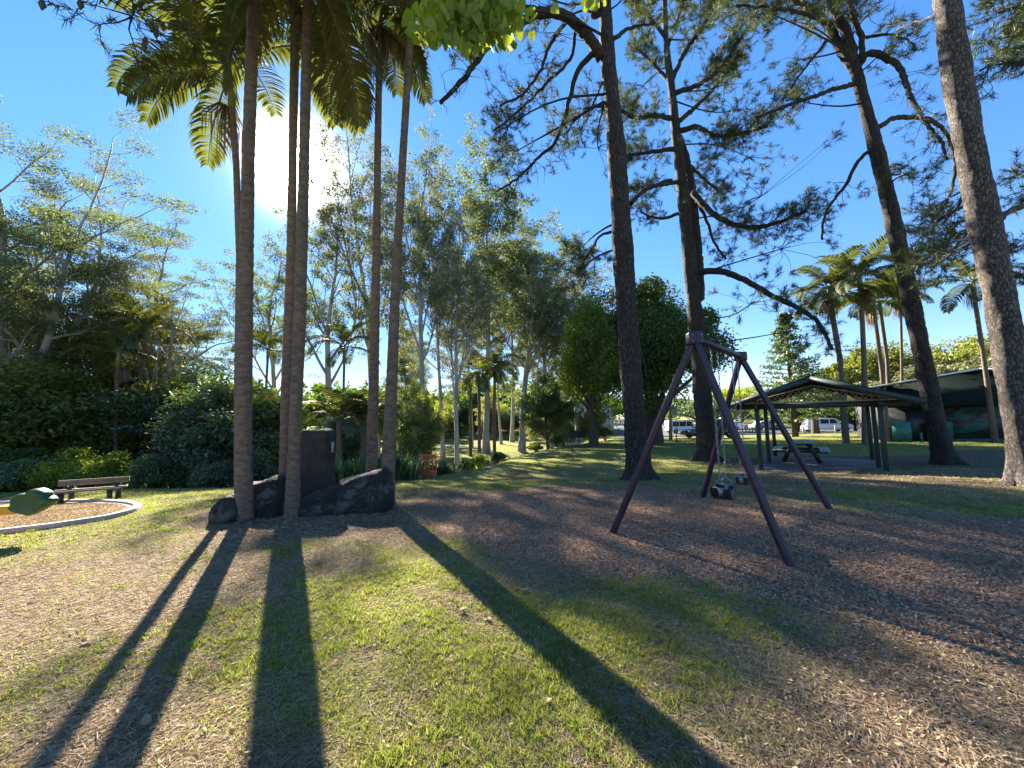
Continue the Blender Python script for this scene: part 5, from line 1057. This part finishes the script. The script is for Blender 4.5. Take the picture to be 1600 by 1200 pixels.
# ------------------------------------------------------------------ grass, straw and chips
def scatter(n, r0, r1, rng, pw=1.0):
    az = rng.uniform(-1.05, 1.05, n); r = r0*(r1/r0)**(rng.random(n)**pw); return np.sin(az)*r, np.cos(az)*r, r
def ground_cover():
    rng = np.random.default_rng(3)
    x, y, r = scatter(1700000, 1.0, 45, rng, .95); mu, di, gr = masks(x, y); clump = sstep(-.5, .6, wob(x, y, 13, 20)+.6*wob(x, y, 31, 21)); k = rng.random(len(x)) < gr*(.25+.75*clump)*1.0; k &= rng.random(len(x)) < .62
    x, y, r = x[k], y[k], r[k]; z = terr(x, y)-.004; n = len(x); d = np.stack([rng.normal(size=n)*.85, rng.normal(size=n)*.85, np.ones(n)*.75], 1)
    m = MB(); blades(m, np.stack([x, y, z], 1), d, rng.uniform(.015, .04, n)*(1+np.minimum(r, 16)*.04), .0028+r*.0011, rng)
    o = m.build('grass', M['grass']); tag(o, kind='stuff'); print('grass', n)
    x, y, r = scatter(30000, 1.0, 11, rng, 1.0); mu, di, gr = masks(x, y); k = rng.random(len(x)) < gr*1.2*(wob(x, y, 2.1, 30)+.5*wob(x, y, 5.3, 31) > -.1); x, y = x[k], y[k]
    K = 11; X = np.repeat(x, K)+rng.normal(size=len(x)*K)*.013; Y = np.repeat(y, K)+rng.normal(size=len(x)*K)*.013; n = len(X); Hh = np.repeat(rng.uniform(.03, .07, len(x)), K)*rng.uniform(.6, 1.1, n)
    d = np.stack([rng.normal(size=n)*.7, rng.normal(size=n)*.7, np.ones(n)], 1); m = MB(); blades(m, np.stack([X, Y, terr(X, Y)-.005], 1), d, Hh, .004+.0012*np.hypot(X, Y), rng); tag(m.build('grass_tufts', M['grass']), kind='stuff')
    x, y, r = scatter(520000, 1.0, 18, rng, .85); mu, di, gr = masks(x, y); k = rng.random(len(x)) < (1-.5*gr)*(1-mu)*.6; x, y, r = x[k], y[k], r[k]; n = len(x); z = terr(x, y)+.004
    d = np.stack([rng.normal(size=n), rng.normal(size=n), rng.normal(size=n)*.14+.1], 1); m = MB(); blades(m, np.stack([x, y, z], 1), d, rng.uniform(.02, .07, n)*(1+r*.04), .0018+r*.0008, rng)
    tag(m.build('dry_grass_thatch', M['straw']), kind='stuff')
    x, y, r = scatter(260000, 1.6, 14, rng, .8); mu, di, gr = masks(x, y); k = rng.random(len(x)) < np.clip(mu*.75+di*.12, 0, 1); x, y, r = x[k], y[k], r[k]; n = len(x); z = terr(x, y)+.008
    m = MB(); leaf_quads(m, np.stack([x, y, z], 1), .029, .011, rng, .65); tag(m.build('bark_mulch', M['chip']), kind='stuff')
    # fallen leaves, twigs
    x, y, r = scatter(900, 1.3, 14, rng); m = MB()
    for a_, b_ in zip(x, y):
        az = rng.uniform(0, 6.28); ln = rng.uniform(.05, .2); u = np.array([math.cos(az), math.sin(az), 0]); pts = [np.array([a_, b_, 0])+u*ln*t+np.array([-u[1], u[0], 0])*rng.normal()*.012 for t in (0, .35, .7, 1)]
        for p in pts: p[2] = T(p[0], p[1])+.010
        m.tube(pts, [.0035, .003, .0025, .0015], 4, cap=False)
    tag(m.build('twig_litter', M['timber']), kind='stuff')
    x, y, r = scatter(2200, 1.2, 20, rng); z = terr(x, y)+.012; m = MB(); leaf_quads(m, np.stack([x, y, z], 1), .034, .013, rng, .7)
    tag(m.build('fallen_leaves', M['straw']), kind='stuff')
ground_cover()
def twigs_on_lawn():
    rng = np.random.default_rng(4)
    for px, py, ln, az, lab in ((820, 1035, .35, -.6, 'thin dry twig lying on the lawn near the bottom middle'), (1420, 1165, .25, 2.2, 'thin dry twig on the bare dirt at the bottom right'), (1480, 985, .3, .4, 'thin dry twig on the brown dirt below the mulch')):
        c = G(px, py); u = np.array([math.cos(az), math.sin(az), 0]); pts = [c+u*ln*(t-.5)+np.array([0, 0, .02])+rng.normal(size=3)*.01 for t in np.linspace(0, 1, 6)]
        for p in pts: p[2] = T(p[0], p[1])+.012
        tag(MB().tube(pts, np.linspace(.005, .002, 6), 5).build('twig', M['timber'], loc=c), lab, 'twig', 'dry twigs on the lawn')
    for px, py, lab in ((228, 1135, 'pale curled dead leaf at the bottom left'), (762, 970, 'orange brown dead leaf in the middle of the lawn'), (818, 925, 'pale dead leaf in the long palm shadow'), (850, 1100, 'small pale dead leaf left of the bright grass'), (135, 1008, 'pale dead leaf on the dry left lawn'), (720, 955, 'small pale dead leaf left of the orange brown one')):
        c = G(px, py); n = 7; a = rng.uniform(0, 6.28); u = np.array([math.cos(a), math.sin(a), 0]); v = np.array([-u[1], u[0], 0]); V = []
        for t in np.linspace(-1, 1, n): w = .022*math.sqrt(max(0, 1-t*t*.98)); zz = .014+.02*t*t; V += [c+u*t*.045-v*w+np.array([0, 0, zz+.008]), c+u*t*.045+np.array([0, 0, zz]), c+u*t*.045+v*w+np.array([0, 0, zz+.008])]
        tag(MB().add(V, [[3*i+k, 3*i+3+k, 3*i+4+k, 3*i+1+k] for i in range(n-1) for k in (0, 1)]).build('dead_leaf', M['straw'], loc=c), lab, 'leaf', 'dead leaves on the lawn')
twigs_on_lawn()
for o in bpy.data.objects:
    if '_h' in o: del o['_h']
